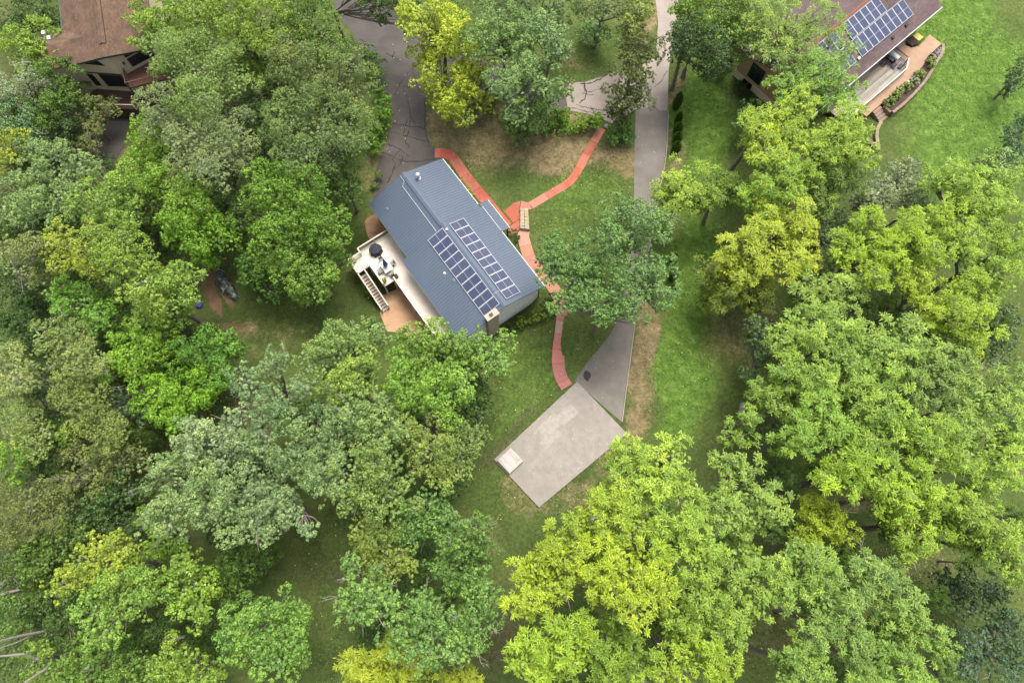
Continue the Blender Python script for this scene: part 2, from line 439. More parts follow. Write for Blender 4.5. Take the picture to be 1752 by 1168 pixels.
left_edge = spline([(566, -30), (578, 26), (607, 62), (633, 117), (651, 150), (669, 168), (671, 205), (662, 241), (645, 285), (638, 320), (640, 362)], 12)
right_edge = spline([(724, 330), (752, 273), (737, 248), (729, 219), (731, 170), (740, 148), (800, 152), (880, 172), (960, 188), (1005, 196), (1044, 210), (1062, 218)], 12)
loop_top = spline([(1086, 122), (1040, 128), (990, 143), (930, 138), (870, 116), (800, 92), (735, 70), (712, 20), (700, -30)], 12)
drive_left = sheet('asphalt_driveway', left_edge + right_edge + loop_top, M['old_asphalt'], label='cracked brown-grey asphalt drive with tar-sealed seams')
pale = sheet('upper_driveway', [(1118, -30), (1126, 40), (1122, 95), (1090, 118), (1040, 126), (1046, 212), (1090, 186), (1104, 186), (1118, 180), (1128, 189), (1142, 190), (1144, 120), (1152, 60), (1170, -30)], M['pale_drive'], top=0.036)
R_r = spline([(1142, 190), (1138, 267), (1126, 330), (1108, 430), (1090, 520), (1073, 644), (1063, 721)], 20)
L_r = spline([(983, 652), (1010, 613), (1040, 577), (1060, 535), (1076, 440), (1084, 350), (1085, 260), (1088, 187)], 20)
drive_right = sheet('long_driveway', R_r + L_r + [(1104, 186), (1118, 180), (1128, 189)], M['grey_drive'], top=0.031, label='long grey drive running down to the concrete pad')
sheet('loop_driveway', [(975, 141), (1000, 141), (1040, 128), (1046, 126), (1046, 211), (1030, 204), (1005, 195), (972, 189), (968, 165)], M['pale_loop'], top=0.0345, label='pale worn end of the drive loop with dark sealed cracks')
# tar seams on the old asphalt, with one painted trunk shadow among them
def ribbon(pix, w, z=None, top=0.04, jit=0.0):
    ps = [Ug(*p) if z is None else U(p[0], p[1], z) for p in pix]
    v, f = [], []
    for i, p in enumerate(ps):
        t = ps[min(i + 1, len(ps) - 1)] - ps[max(i - 1, 0)]; t.z = 0; t.normalize()
        s_ = Vector((-t.y, t.x, 0)) * w * 0.5 * (1 + random.uniform(-jit, jit))
        v += [p - s_ + Vector((0, 0, top)), p + s_ + Vector((0, 0, top))]
    f = [(2 * i, 2 * i + 1, 2 * i + 3, 2 * i + 2) for i in range(len(ps) - 1)]
    return v, f
SEAMS_AND_SHADOW = [[(672, 212), (700, 216), (728, 221)], [(668, 226), (695, 233), (729, 242)], [(662, 246), (684, 256), (700, 268)], [(655, 262), (672, 268), (690, 276), (720, 276), (744, 272)],
         [(690, 150), (698, 175), (702, 205), (697, 232)], [(702, 195), (710, 215)], [(697, 205), (690, 228)], [(683, 258), (672, 272), (676, 280), (670, 300), (664, 312)], [(690, 268), (684, 282), (676, 288)],
         [(674, 166), (690, 136), (706, 117), (718, 108)], [(706, 117), (712, 138), (720, 160)], [(614, 66), (632, 76), (644, 82)], [(660, 92), (672, 98), (682, 104)], [(676, 88), (672, 100)], [(640, 20), (660, 34), (690, 50)], [(600, 18), (614, 30)],
         [(651, 152), (660, 160), (671, 166)], [(632, 118), (645, 136)], [(726, 168), (728, 190), (727, 215), (733, 246)], [(690, 148), (704, 150), (714, 146)], [(600, 60), (622, 100), (636, 128)],
         [(1000, 152), (1004, 158), (1030, 152)], [(1000, 143), (1002, 165), (990, 178)], [(985, 180), (1010, 186), (1040, 190)], [(978, 184), (1005, 192), (1038, 198)], [(1010, 182), (1016, 194)], [(996, 160), (1016, 163)],
         [(992, 143), (1014, 141), (1040, 128)], [(1120, 150), (1132, 138), (1142, 122)], [(700, 225), (693, 240), (700, 252)], [(655, 300), (648, 318)], [(812, 120), (840, 128), (868, 140)], [(905, 150), (930, 162), (960, 170)]]  # the strip across the upper drive is a tree's cast shadow, painted dark
for sgm in SEAMS_AND_SHADOW:
    pts = spline(sgm, 4)
    pts = [(x + random.uniform(-1.1, 1.1), y + random.uniform(-1.1, 1.1)) for x, y in pts]
    part('tar_seam_or_shadow', ribbon(pts, random.uniform(0.07, 0.17), jit=0.6, top=0.044), M['seal'], drive_left)
# edges: a narrow pale edging along the grey drive's right side
part('drive_edge', ribbon([(x + 1.5, y) for x, y in R_r], 0.12, top=0.04, jit=0.2), M['pale_drive'], drive_right)
part('oil_stain', (lambda c: ([c + Vector((math.cos(a) * 0.42 * random.uniform(.75, 1.2), math.sin(a) * 0.6 * random.uniform(.8, 1.15), 0.037)) for a in np.linspace(0, 6.283, 15)[:-1]], [tuple(range(14))]))(Ug(1004.5, 643)), M['seal'], drive_right, label='dark round oil stain on the grey drive')
# dirt tracks by the wood
def track(pl, w):
    pts = spline(pl, 3); v, f = ribbon(pts, w, top=0.02, jit=0.22); n = len(v) // 2
    for i in range(n):
        k = min(1, .25 + 3 * i / n, .15 + 3 * (n - 1 - i) / n); c = (v[2 * i] + v[2 * i + 1]) / 2
        v[2 * i] = c + (v[2 * i] - c) * k; v[2 * i + 1] = c + (v[2 * i + 1] - c) * k
    o = part('dirt_path', (v, f), M['dirt']); o['kind'] = 'structure'
track([(348, 446), (353, 466), (359, 490), (368, 515), (379, 545)], 1.35)
track([(366, 458), (375, 480), (388, 505), (399, 528)], 1.0)

# ------------------------------------------------------------------ red walk
RED, PINK, PALE = (212, 100, 66), (220, 144, 120), (226, 172, 150)
walk = bpy.data.objects.new('red_walk', None); COL.objects.link(walk)
walk.location = Ug(880, 370); walk['kind'] = 'structure'; walk['label'] = 'red and pink concrete slab walk round the house'
def slab_poly(pw, z, col):
    ps = [(p.x, p.y) for p in pw]
    part('slab', MB().prism(ps, [p.z - 0.08 for p in pw], [p.z + z for p in pw]).vf, M['slab'], walk, color=alb(*col))
def walk_strip(pix, width, slab_len, cols, rng):
    pts = [Ug(*p) for p in spline(pix, 3)]
    seg, acc, tgt = [pts[0]], 0.0, slab_len * rng.uniform(.8, 1.2)
    runs = []
    for a, b in zip(pts, pts[1:]):
        acc += (b - a).length; seg.append(b)
        if acc > tgt: runs.append(seg); seg = [b]; acc = 0; tgt = slab_len * rng.uniform(.8, 1.2)
    if len(seg) > 1: runs.append(seg)
    for k, run in enumerate(runs):
        L_, R__ = [], []
        for i, p in enumerate(run):
            j = pts.index(p)
            t = pts[min(j + 1, len(pts) - 1)] - pts[max(j - 1, 0)]; t.z = 0; t.normalize()
            q = p + (t * 0.012 if i == 0 else (t * -0.012 if i == len(run) - 1 else t * 0))
            s_ = Vector((-t.y, t.x, 0)) * width / 2
            L_.append(q + s_); R__.append(q - s_)
        c = rng.choice(cols); c = tuple(min(255, x * rng.uniform(.94, 1.06)) for x in c)
        slab_poly(L_ + R__[::-1], 0.05 + rng.uniform(0, .008), c)
rw = random.Random(3)
walk_strip([(744, 262), (762, 263), (776, 272), (796, 300), (816, 325), (838, 352), (860, 379), (868, 388)], 1.35, 2.6, [RED, RED, (222, 112, 90)], rw)
walk_strip([(908, 352), (938, 334), (970, 315), (984, 300), (1002, 268), (1018, 240), (1030, 220)], 1.02, 2.4, [RED, RED, (228, 120, 98), (230, 142, 124)], rw)
walk_strip([(893, 399), (899, 420), (908, 445), (930, 470), (950, 498), (962, 530), (960, 565), (956, 595), (955, 622), (960, 645), (970, 662)], 1.42, 1.7, [PINK, PALE, (222, 134, 120), PINK], rw)
for pix, c in (([(862, 362), (880, 347), (891, 344), (887, 362), (893, 372), (878, 382)], RED), ([(892, 344), (905, 347), (910, 358), (893, 362), (889, 361)], (230, 140, 122)),
               ([(877, 384), (892, 373), (892, 388), (885, 398), (874, 400), (868, 392)], (218, 98, 68)), ([(886, 399), (893, 390), (906, 397), (905, 404), (889, 406)], PALE)):
    slab_poly([Ug(*p) for p in pix], 0.048, c)

# ------------------------------------------------------------------ concrete pad
pad = bpy.data.objects.new('concrete_pad', None); COL.objects.link(pad)
PA, PB, PC, PD = [U(*p) for p in ((845, 786), (987, 653), (1073, 742), (922, 868))]
pad.location = (PA + PC) / 2; pad['kind'] = 'structure'; pad['label'] = 'big weathered concrete slab at the foot of the long drive'
def padp(s, t): return PA.lerp(PB, s).lerp(PD.lerp(PC, s), t)
ss = [0, .26, .5, .74, 1.0]; tt = [0, .35, .68, 1.0]; 
for i in range(4):
    for j in range(3):
        g = 0.0018
        q = [padp(ss[i] + g, tt[j] + g), padp(ss[i + 1] - g, tt[j] + g), padp(ss[i + 1] - g, tt[j + 1] - g), padp(ss[i] + g, tt[j + 1] - g)]
        part('slab', MB().prism([(p.x, p.y) for p in q], -0.1, 0.16).vf, M['concrete'], pad)
q = [padp(*a) for a in ((.0005, .0005), (.9995, .0005), (.9995, .9995), (.0005, .9995))]
part('sub_base', MB().prism([(p.x, p.y) for p in q], -0.15, 0.145).vf, M['concrete'], pad)
for k, (s0, s1, t0, t1) in enumerate(((.45, .66, .10, .30), (.64, .82, .16, .34), (.38, .58, .27, .42))):   # pale worn skim patches
    ring = []
    for a in np.linspace(0, 2 * math.pi, 65)[:-1]:
        rx = math.copysign(abs(math.cos(a)) ** .28, math.cos(a)); ry = math.copysign(abs(math.sin(a)) ** .28, math.sin(a))
        w = 1 + .10 * mnoise.noise(Vector((math.cos(a) * 3, math.sin(a) * 3, k * 5))) + random.uniform(-.03, .03)
        p = padp((s0 + s1) / 2 + (s1 - s0) / 2 * rx * w, (t0 + t1) / 2 + (t1 - t0) / 2 * ry * w); p.z = 0.164 + 0.002 * k; ring.append(p)
    part('skim_patch', (ring, [tuple(range(64))]), M['skim'], pad)
# stacked boards on the pad's corner
sb = thing('board_stack', 'pale stack of weathered boards on the left corner of the concrete pad', 'board stack', padp(.08, .1) + Vector((0, 0, .16)))
A0, A1 = padp(0.012, 0.03), padp(0.205, 0.03)
e1 = (PB - PA).normalized(); e2 = (PD - PA).normalized()
for lay in range(4):
    for k in range(8):
        ln = 1.95 if not (lay == 3 and k > 5) else 1.55
        c = A0 + e1 * (0.14 + 0.25 * k) + e2 * (0.16 + ln / 2 + random.uniform(-.03, .03)); c.z = 0.16 + 0.05 + lay * 0.105
        col = random.choice([(226, 214, 206), (234, 226, 220), (220, 208, 198), (232, 222, 206)])
        part('board', MB().box(c, e1 * 0.118, e2 * ln / 2, (0, 0, 0.048)).vf, M['coloured'], sb, color=alb(*col))

# ------------------------------------------------------------------ the grey house
base = HP(10, -5, 0)
house = thing('house', 'low white house under a blue-grey standing-seam steel roof', 'house', base)
def roofz(v, v0, v1, vr, ze0, ze1, zr):
    return ze0 + (zr - ze0) * (v - v0) / (vr - v0) if v < vr else ze1 + (zr - ze1) * (v1 - v) / (v1 - vr)
def slope(name, u0, u1, va, vb, za, zb, th=0.14, lab=None):
    pts = [HP(u0, va, za), HP(u1, va, za), HP(u1, vb, zb), HP(u0, vb, zb)]
    v = pts + [p - Vector((0, 0, th)) for p in pts]
    o = part(name, (v, [(0, 1, 2, 3), (4, 7, 6, 5), (0, 4, 5, 1), (1, 5, 6, 2), (2, 6, 7, 3), (3, 7, 4, 0)]), M['steel'], house, label=lab)
    n = (pts[1] - pts[0]).cross(pts[3] - pts[0]).normalized()
    if n.z < 0: n = -n
    m = MB(); k = u0 + 0.04
    while k < u1:
        a, b = HP(k, va, za), HP(k, vb, zb)
        m.box((a + b) / 2 + n * 0.02, HU * 0.022, (b - a) / 2, n * 0.018); k += 0.34
    part('standing_seam', m.vf, M['seam_steel'], o, kind='stuff')
    return o
WN, EN, RN_ = -10.4, 0.0, -5.33
WS, ES, RS_ = -11.15, 0.22, -5.2
ZE, ZN, ZES, ZS = 3.0, 4.82, 3.06, 5.0
rn_w = slope('roof', -0.05, 8.9, WN, RN_, ZE, ZN); rn_e = slope('roof', -0.05, 8.4, EN, RN_, ZE, ZN)
rs_w = slope('roof', 8.5, 20.45, WS, RS_, ZES - .1, ZS); rs_e = slope('roof', 8.1, 20.5, ES, RS_, ZES, ZS)
porch = slope('porch_roof', 7.55, 12.05, 1.38, 0.16, 2.62, 2.98)
def ridge(u0, u1, v, z):
    m = MB()
    for sgn in (-1, 1):
        m.box(HP((u0 + u1) / 2, v + sgn * .15, z - .01), HU * (u1 - u0) / 2, HV * .16 - Vector((0, 0, sgn * .055)), (0, 0, .022))
    part('ridge_cap', m.vf, M['steel'], house)
ridge(-.08, 9.0, RN_, ZN + .05); ridge(8.1, 20.52, RS_, ZS + .05)
# gutters and fascia
g = MB(); g.hbox(-.05, 7.5, EN + .0, EN + .11, ZE - .17, ZE - .05, HP); part('gutter', g.vf, M['white_paint'], house)
g = MB(); g.hbox(12.06, 20.5, ES, ES + .11, ZES - .17, ZES - .05, HP); part('gutter', g.vf, M['white_paint'], house)
g = MB(); g.hbox(8.1, 11.9, ES + .005, ES + .06, ZES - .09, ZES + .035, HP); part('gutter', g.vf, M['white_paint'], house)
g = MB(); g.hbox(7.55, 12.05, 1.38, 1.47, 2.44, 2.58, HP); part('gutter', g.vf, M['white_paint'], house)
g = MB(); g.hbox(-.05, 8.7, WN - .1, WN, ZE - .2, ZE - .07, HP); part('gutter', g.vf, M['steel'], house)
g = MB(); g.hbox(8.75, 20.45, WS - .1, WS, ZES - .3, ZES - .17, HP); part('gutter', g.vf, M['steel'], house)
# walls
def wall_ring(u0, u1, v0, v1, z0, zl, zr, vr):
    """five-sided gable box"""
    q = [(v0, z0), (v1, z0), (v1, zl), (vr, zr), (v0, zl)]
    v = [HP(u0, a, z) for a, z in q] + [HP(u1, a, z) for a, z in q]
    f = [(0, 1, 2, 3, 4), (9, 8, 7, 6, 5)] + [(i, (i + 1) % 5, 5 + (i + 1) % 5, 5 + i) for i in range(5)]
    return v, f
part('wall', wall_ring(0.35, 8.6, -9.85, -0.45, -3.2, 2.78, ZN - .24, RN_), M['white_siding'], house)
part('wall', wall_ring(8.602, 20.05, -9.9, -0.3, -3.2, 2.8, ZS - .24, RS_), M['white_siding'], house)
for z in np.arange(-1.8, 4.6, 0.32):                 # lap courses on the open gable wall
    hw = 4.7 if z < 2.7 else max(0.4, (4.7 - (z - 2.75) / 2.1 * 5))
    m = MB(); m.hbox(20.052, 20.066, max(-9.85, RS_ - hw), min(-.34, RS_ + hw), z, z + 0.02, HP)
    part('siding_course', m.vf, M['white_siding'], house)
m = MB(); m.tube([HP(20.3, .2, 2.85), HP(20.12, -.22, 2.3), HP(20.12, -.22, 0.6), HP(20.12, -.22, -1.5)], .06, 6); part('downspout', m.vf, M['trim_dark'], house)
def opening(name, u0, u1, v, z0, z1, side, door=False):
    e = .03 * side
    m = MB(); m.hbox(u0 - .09, u1 + .09, min(v, v + 2 * e), max(v, v + 2 * e), z0 - (.0 if door else .09), z1 + .09, HP)
    w = part(name, m.vf, M['white_paint'], house)
    m = MB(); m.hbox(u0, u1, min(v + 2 * e, v + 2.4 * e), max(v + 2 * e, v + 2.4 * e), z0, z1, HP)
    part('pane', m.vf, M['glass_dark'] if not door else M['trim_dark'], w)
for u0, u1, z0, z1 in ((2.0, 3.6, 1.0, 2.2), (5.0, 6.4, 1.0, 2.2), (13.2, 15.0, 1.0, 2.2), (17.0, 18.6, 1.0, 2.2)): opening('window', u0, u1, -.45 if u0 < 8 else -.3, z0, z1, 1)
opening('door', 9.4, 10.4, -.3, 0.1, 2.15, 1, True)
for u0, u1, z0, z1 in ((1.2, 2.4, 1.0, 2.1), (12.4, 14.0, .9, 2.1), (16.5, 18.2, .9, 2.1)): opening('window', u0, u1, -9.85 if u0 < 8 else -9.9, z0, z1, -1)
opening('door', 6.0, 7.8, -9.85, 0.3, 2.3, -1, True)
for u0, u1 in ((9.6, 12.0), (14.2, 16.2)): opening('window', u0, u1, -9.9, -2.2, -.6, -1)
m = MB()                                              # garage door towards the asphalt drive
m.hbox(.30, .35, -8.6, -3.6, 0.02, 2.2, HP); gd = part('garage_door', m.vf, M['white_paint'], house)
for u_, v_ in ((7.8, 1.22), (11.8, 1.22)):
    m = MB(); m.hbox(u_ - .07, u_ + .07, v_ - .07, v_ + .07, 0, 2.6, HP); part('porch_post', m.vf, M['trim_dark'], house)
# chimney on the gable end
m = MB(); m.hbox(20.10, 20.70, -7.65, -6.25, -3, 4.86, HP); ch = part('chimney', m.vf, M['brick'], house)
for z in np.arange(-1.5, 4.8, .24):
    m = MB(); m.hbox(20.70, 20.708, -7.64, -6.26, z, z + .16, HP); part('brick_course', m.vf, M['brick'], ch)
m = MB(); m.hbox(20.0, 20.8, -7.75, -6.15, 4.862, 5.0, HP); part('chimney_cap', m.vf, M['stone_cap'], ch)
m = MB(); m.hbox(20.25, 20.55, -7.2, -6.85, 5.0, 5.22, HP); part('flue', m.vf, M['dark_metal'], ch)
# roof pipes
def zroof(u, v):
    return roofz(v, WN, EN, RN_, ZE, ZE, ZN) if u < 8.45 else roofz(v, WS, ES, RS_, ZES - .1, ZES, ZS)
def roof_pipe(name, u, v, r, h, mat, capd=0.0):
    z = zroof(u, v); m = MB(); c = HP(u, v, z - .05)
    prof = [(r * 1.7, 0), (r * 1.7, .07), (r, .12), (r, h)]
    if capd: prof += [(r * capd, h + .02), (r * capd, h + .2), (r * .5, h + .3)]
    m.lathe(c, prof, 12); o = part(name, m.vf, mat, house); return o, HP(u, v, z - .05 + h)
o, _ = roof_pipe('flue_pipe', 1.35, -4.1, .16, .75, M['white_paint'], 1.5)
roof_pipe('vent_pipe', 9.12, -5.28 + .02, .15, .28, M['white_paint'])
roof_pipe('vent_pipe', 12.96, -8.23, .11, .2, M['white_paint'])
for u, v in ((2.05, -9.1), (14.3, -7.9)):
    o, t = roof_pipe('vent_pipe', u, v, .075, .3, M['white_paint'])
    m = MB(); m.lathe(t + Vector((0, 0, .003)), [(.06, 0), (.06, .01)], 10); part('pipe_mouth', m.vf, M['dark_metal'], o)
# conduit along the north roof
def rp(u, v, dz=.06): return HP(u, v, zroof(u, v) + dz)
m = MB(); m.tube([rp(.0, -5.75), rp(.9, -5.75), rp(1.25, -6.25), rp(8.4, -6.25)], .035, 6); part('conduit', m.vf, M['alu'], house)
m = MB(); m.tube([rp(18.6, -5.5), HP(18.6, -5.2, 5.13), rp(18.6, -4.6)], .03, 6); part('conduit', m.vf, M['alu'], house)

# ------------------------------------------------------------------ solar arrays
def solar_array(label, org, e_row, e_across, rows, cols, wrow, wacross, skip=()):
    """org corner; panels wrow wide along e_row and wacross long down the slope"""
    n = e_row.cross(e_across).normalized()
    if n.z < 0: n = -n
    t = thing('solar_array', label, 'solar panels', org, 'solar panel arrays on roofs')
    m = MB()
    for k in (0.22, 0.78):
        for cc in range(cols):
            a = org + e_across * (cc + k) * wacross - n * .06
            m.box(a + e_row * rows * wrow / 2, e_row * rows * wrow / 2, e_across * .02, n * .03)
    part('rail', m.vf, M['alu'], t)
    for i in range(rows):
        for j in range(cols):
            if (i, j) in skip: continue
            c = org + e_row * (i + .5) * wrow + e_across * (j + .5) * wacross
            hx, hy = wrow / 2 - .008, wacross / 2 - .008
            v = [c + e_row * a * hx + e_across * b * hy + n * d for d in (-.03, 0) for b in (-1, 1) for a in (-1, 1)]
            o = part('solar_panel', (v, [(0, 2, 3, 1), (4, 5, 7, 6), (0, 1, 5, 4), (2, 6, 7, 3), (0, 4, 6, 2), (1, 3, 7, 5)]), M['solar'], t)
            at = o.data.attributes.new('cell', 'FLOAT', 'POINT')
            at.data.foreach_set('value', np.array([0, 1, 0, 1, 0, 1, 0, 1], np.float32))
            f = MB()
            for a in (-1, 1):
                f.box(c + e_row * a * (hx - .028), e_row * .028, e_across * hy, n * .012)
                f.box(c + e_across * a * (hy - .028), e_row * (hx - .057), e_across * .028, n * .0115)
            f.box(c, e_row * (hx - .058), e_across * .014, n * .006)
            part('frame', f.vf, M['alu'], o)
    return t
def sl(u, v, d=.17): return HP(u, v, zroof(u, v) + d)
o0 = sl(8.62, -5.52); ea = (sl(8.62, -7.7) - o0).normalized()
solar_array('ten-panel solar array west of the ridge on the blue-grey steel roof', o0, HU.copy(), ea, 10, 1, 1.13, 2.24)
o0 = sl(8.62, -2.68); ea = (sl(8.62, -4.68) - o0).normalized()
solar_array('ten-panel solar array east of the ridge on the blue-grey steel roof', o0, HU.copy(), ea, 10, 1, 1.125, 2.06)

# ------------------------------------------------------------------ deck
DZ = 0.3
deck = thing('deck', 'pale wooden deck with white railing along the west side of the grey-roofed house', 'deck', HP(8, -13, -2.5))
def boards(u0, u1, v0, v1, along_u=True, w=.145, kindname='deck_board'):
    a, b = (v0, v1) if along_u else (u0, u1)
    n = max(1, round((b - a) / w)); w = (b - a) / n
    for i in range(n):
        m = MB(); p, q = a + i * w + .003, a + (i + 1) * w - .003
        if along_u: m.hbox(u0, u1, p, q, DZ - .035, DZ, HP)
        else: m.hbox(p, q, v0, v1, DZ - .035, DZ, HP)
        part(kindname, m.vf, M['coloured'], deck, color=alb(*[c * random.uniform(.955, 1.03) for c in (228, 214, 200)], .78))
boards(3.2, 5.55, -16.1, -9.95, False)
boards(5.553, 8.75, -14.4, -9.95)
boards(8.753, 20.0, -12.98, -9.95)
m = MB()
for u_ in (3.22, 5.5, 8.7): m.hbox(u_ - .02, u_ + .02, -14.35, -9.95, DZ - .3, DZ - .04, HP)
for v_ in (-12.95, -14.38): m.hbox(3.25 if v_ < -13 else 8.75, 8.7 if v_ < -13 else 20, v_ - .02, v_ + .02, DZ - .32, DZ - .037, HP)
m.hbox(3.8, 5.5, -16.12, -16.08, DZ - .3, DZ - .037, HP); m.hbox(3.18, 3.21, -16.1, -9.95, DZ - .3, DZ - .037, HP)
part('joist', m.vf, M['rail_wood'], deck)
for u_, v_ in ((3.3, -16.0), (3.3, -12.5), (5.5, -16.0), (5.5, -14.4), (8.65, -14.3), (8.65, -13), (12.5, -12.9), (16.2, -12.9), (19.8, -12.9)):
    p = HP(u_, v_); m = MB(); m.hbox(u_ - .07, u_ + .07, v_ - .07, v_ + .07, Gf(p.x, p.y) - .2, DZ - .32, HP); part('deck_post', m.vf, M['rail_wood'], deck)
def railing(path, zf=None):
    """white rail along (u, v[, z]) points: posts, top rail, bottom rail, balusters"""
    pts = [HP(p[0], p[1], p[2] if len(p) > 2 else DZ) for p in path]
    bal = MB()
    for i, (a, b) in enumerate(zip(pts, pts[1:])):
        d = b - a; L_ = d.length; t = d.normalized(); s_ = Vector((-t.y, t.x, 0)).normalized()
        mid = (a + b) / 2
        part('top_rail', MB().box(mid + Vector((0, 0, .98)), d / 2, s_ * .075, (0, 0, .022)).vf, M['rail_wood'], deck)
        part('bottom_rail', MB().box(mid + Vector((0, 0, .12)), d / 2, s_ * .02, (0, 0, .04)).vf, M['rail_wood'], deck)
        n = max(1, int(L_ / 1.7))
        for k in range(n + (1 if i == len(pts) - 2 else 0)):
            p = a + d * (k / n)
            part('post', MB().box(p + Vector((0, 0, .5)), (.05, 0, 0), (0, .05, 0), (0, 0, .53)).vf, M['rail_wood'], deck)
        for k in range(1, int(L_ / .13)):
            p = a + d * (k * .13 / L_); bal.box(p + Vector((0, 0, .55)), (.014, 0, 0), (0, .014, 0), (0, 0, .42))
    part('baluster', bal.vf, M['rail_wood'], deck, kind='stuff')
railing([(3.22, -10.0), (3.22, -14.45), (3.85, -14.45), (3.85, -16.08), (5.9, -16.08)])
railing([(5.55, -15.2), (5.55, -14.36), (8.72, -14.36)])
railing([(8.8, -12.95), (20.0, -12.95)])
# stairs, 13 treads
NS = 13; uS, uE, zE = 5.95, 10.3, -2.42
for k in range(NS):
    f_ = (k + .5) / NS; u_ = uS + (uE - uS) * f_; z_ = DZ - (DZ - zE) * (k + 1) / (NS + 1)
    m = MB(); m.hbox(u_ - .155, u_ + .155, -16.02, -15.24, z_ - .045, z_, HP)
    part('tread', m.vf, M['coloured'], deck, color=alb(*[c * random.uniform(.96, 1.02) for c in (216, 196, 182)]))
    m = MB(); m.hbox(u_ - .19, u_ - .165, -16.02, -15.24, z_ - .2, z_ - .05, HP); part('riser', m.vf, M['brown_wood'], deck)
for v_ in (-16.06, -15.2):
    a, b = HP(uS - .1, v_, DZ - .12), HP(uE + .1, v_, zE - .05)
    part('stringer', MB().box((a + b) / 2, (b - a) / 2, HV * .022, (0, 0, .13)).vf, M['rail_wood'], deck)
railing([(uS - .05, -16.08, DZ), (uE, -16.08, zE + .1)]); railing([(uS - .35, -15.19, DZ), (uE, -15.19, zE + .1)])
# patios under the deck
pp = [HP(8.3, -15.1), HP(8.9, -12.0), HP(16.0, -12.0), HP(15.2, -14.6), HP(13.6, -15.8), HP(12.6, -17.0), HP(10.2, -16.5)]
o = part('patio', MB().prism([(p.x, p.y) for p in pp], [-2.7] * 7, [-2.44] * 7).vf, M['patio_red']); o['kind'] = 'structure'; o['label'] = 'tan paved patio at the foot of the deck stairs'
pix = spline([(624, 382), (628, 374), (640, 368), (656, 374), (664, 392), (650, 402), (634, 412), (628, 400)], 5)
ps = [Ug(*p) for p in pix]
o = part('patio', MB().prism([(p.x, p.y) for p in ps], [p.z - .2 for p in ps], [p.z + .1 for p in ps]).vf, M['patio_red']); o['kind'] = 'structure'; o['label'] = 'rounded tan patio beyond the deck railing'
# rock by the patio
def rock(name, c, r, mat, label=None, cat='rock', group=None, parent=None, color=None, sq=.7):
    bm = bmesh.new(); bmesh.ops.create_icosphere(bm, subdivisions=2, radius=1)
    sx, sy = random.uniform(.8, 1.2), random.uniform(.8, 1.2); sd_ = Vector((random.random() * 50, 0, 0))
    vs_ = [Vector((v.co.x * sx, v.co.y * sy, max(v.co.z, -.5) * sq)) * r * (1 + .35 * mnoise.noise(v.co * 1.3 + sd_)) + Vector(c) for v in bm.verts]
    fs_ = [tuple(v.index for v in f.verts) for f in bm.faces]; bm.free()
    o = part(name, (vs_, fs_), mat, parent, color=color)
    if label: tag(o, label, cat, group)
    return o
# table under a dark cover
def covered_table():
    c = HP(*[4.35, -12.75], DZ)
    t = thing('covered_table', 'round table under a dark navy cover in the corner of the pale deck', 'table', c)
    n = 8; v, f = [], []
    for r, z, w in ((.80, .02, .07), (.76, .45, .05), (.70, .78, .02), (.38, .86, .0), (.08, .92, 0)):
        for k in range(24):
            a = 2 * math.pi * k / 24; rr = r * (1 + w * math.cos(8 * a)) * (0.97 if k % 3 else 1.0)
            v.append(c + Vector((rr * math.cos(a), rr * math.sin(a), z)))
    for i in range(4):
        for k in range(24): f.append((i * 24 + k, i * 24 + (k + 1) % 24, (i + 1) * 24 + (k + 1) % 24, (i + 1) * 24 + k))
    f.append(tuple(96 + k for k in range(24)))
    part('cover', (v, f), M['coloured'], t, color=alb(62, 62, 80))
    m = MB(); m.lathe(c, [(.3, 0), (.3, .03), (.04, .06), (.04, .9)], 10); part('pedestal', m.vf, M['dark_metal'], t)
covered_table()
tc = U(660.5, 455, DZ + .74)
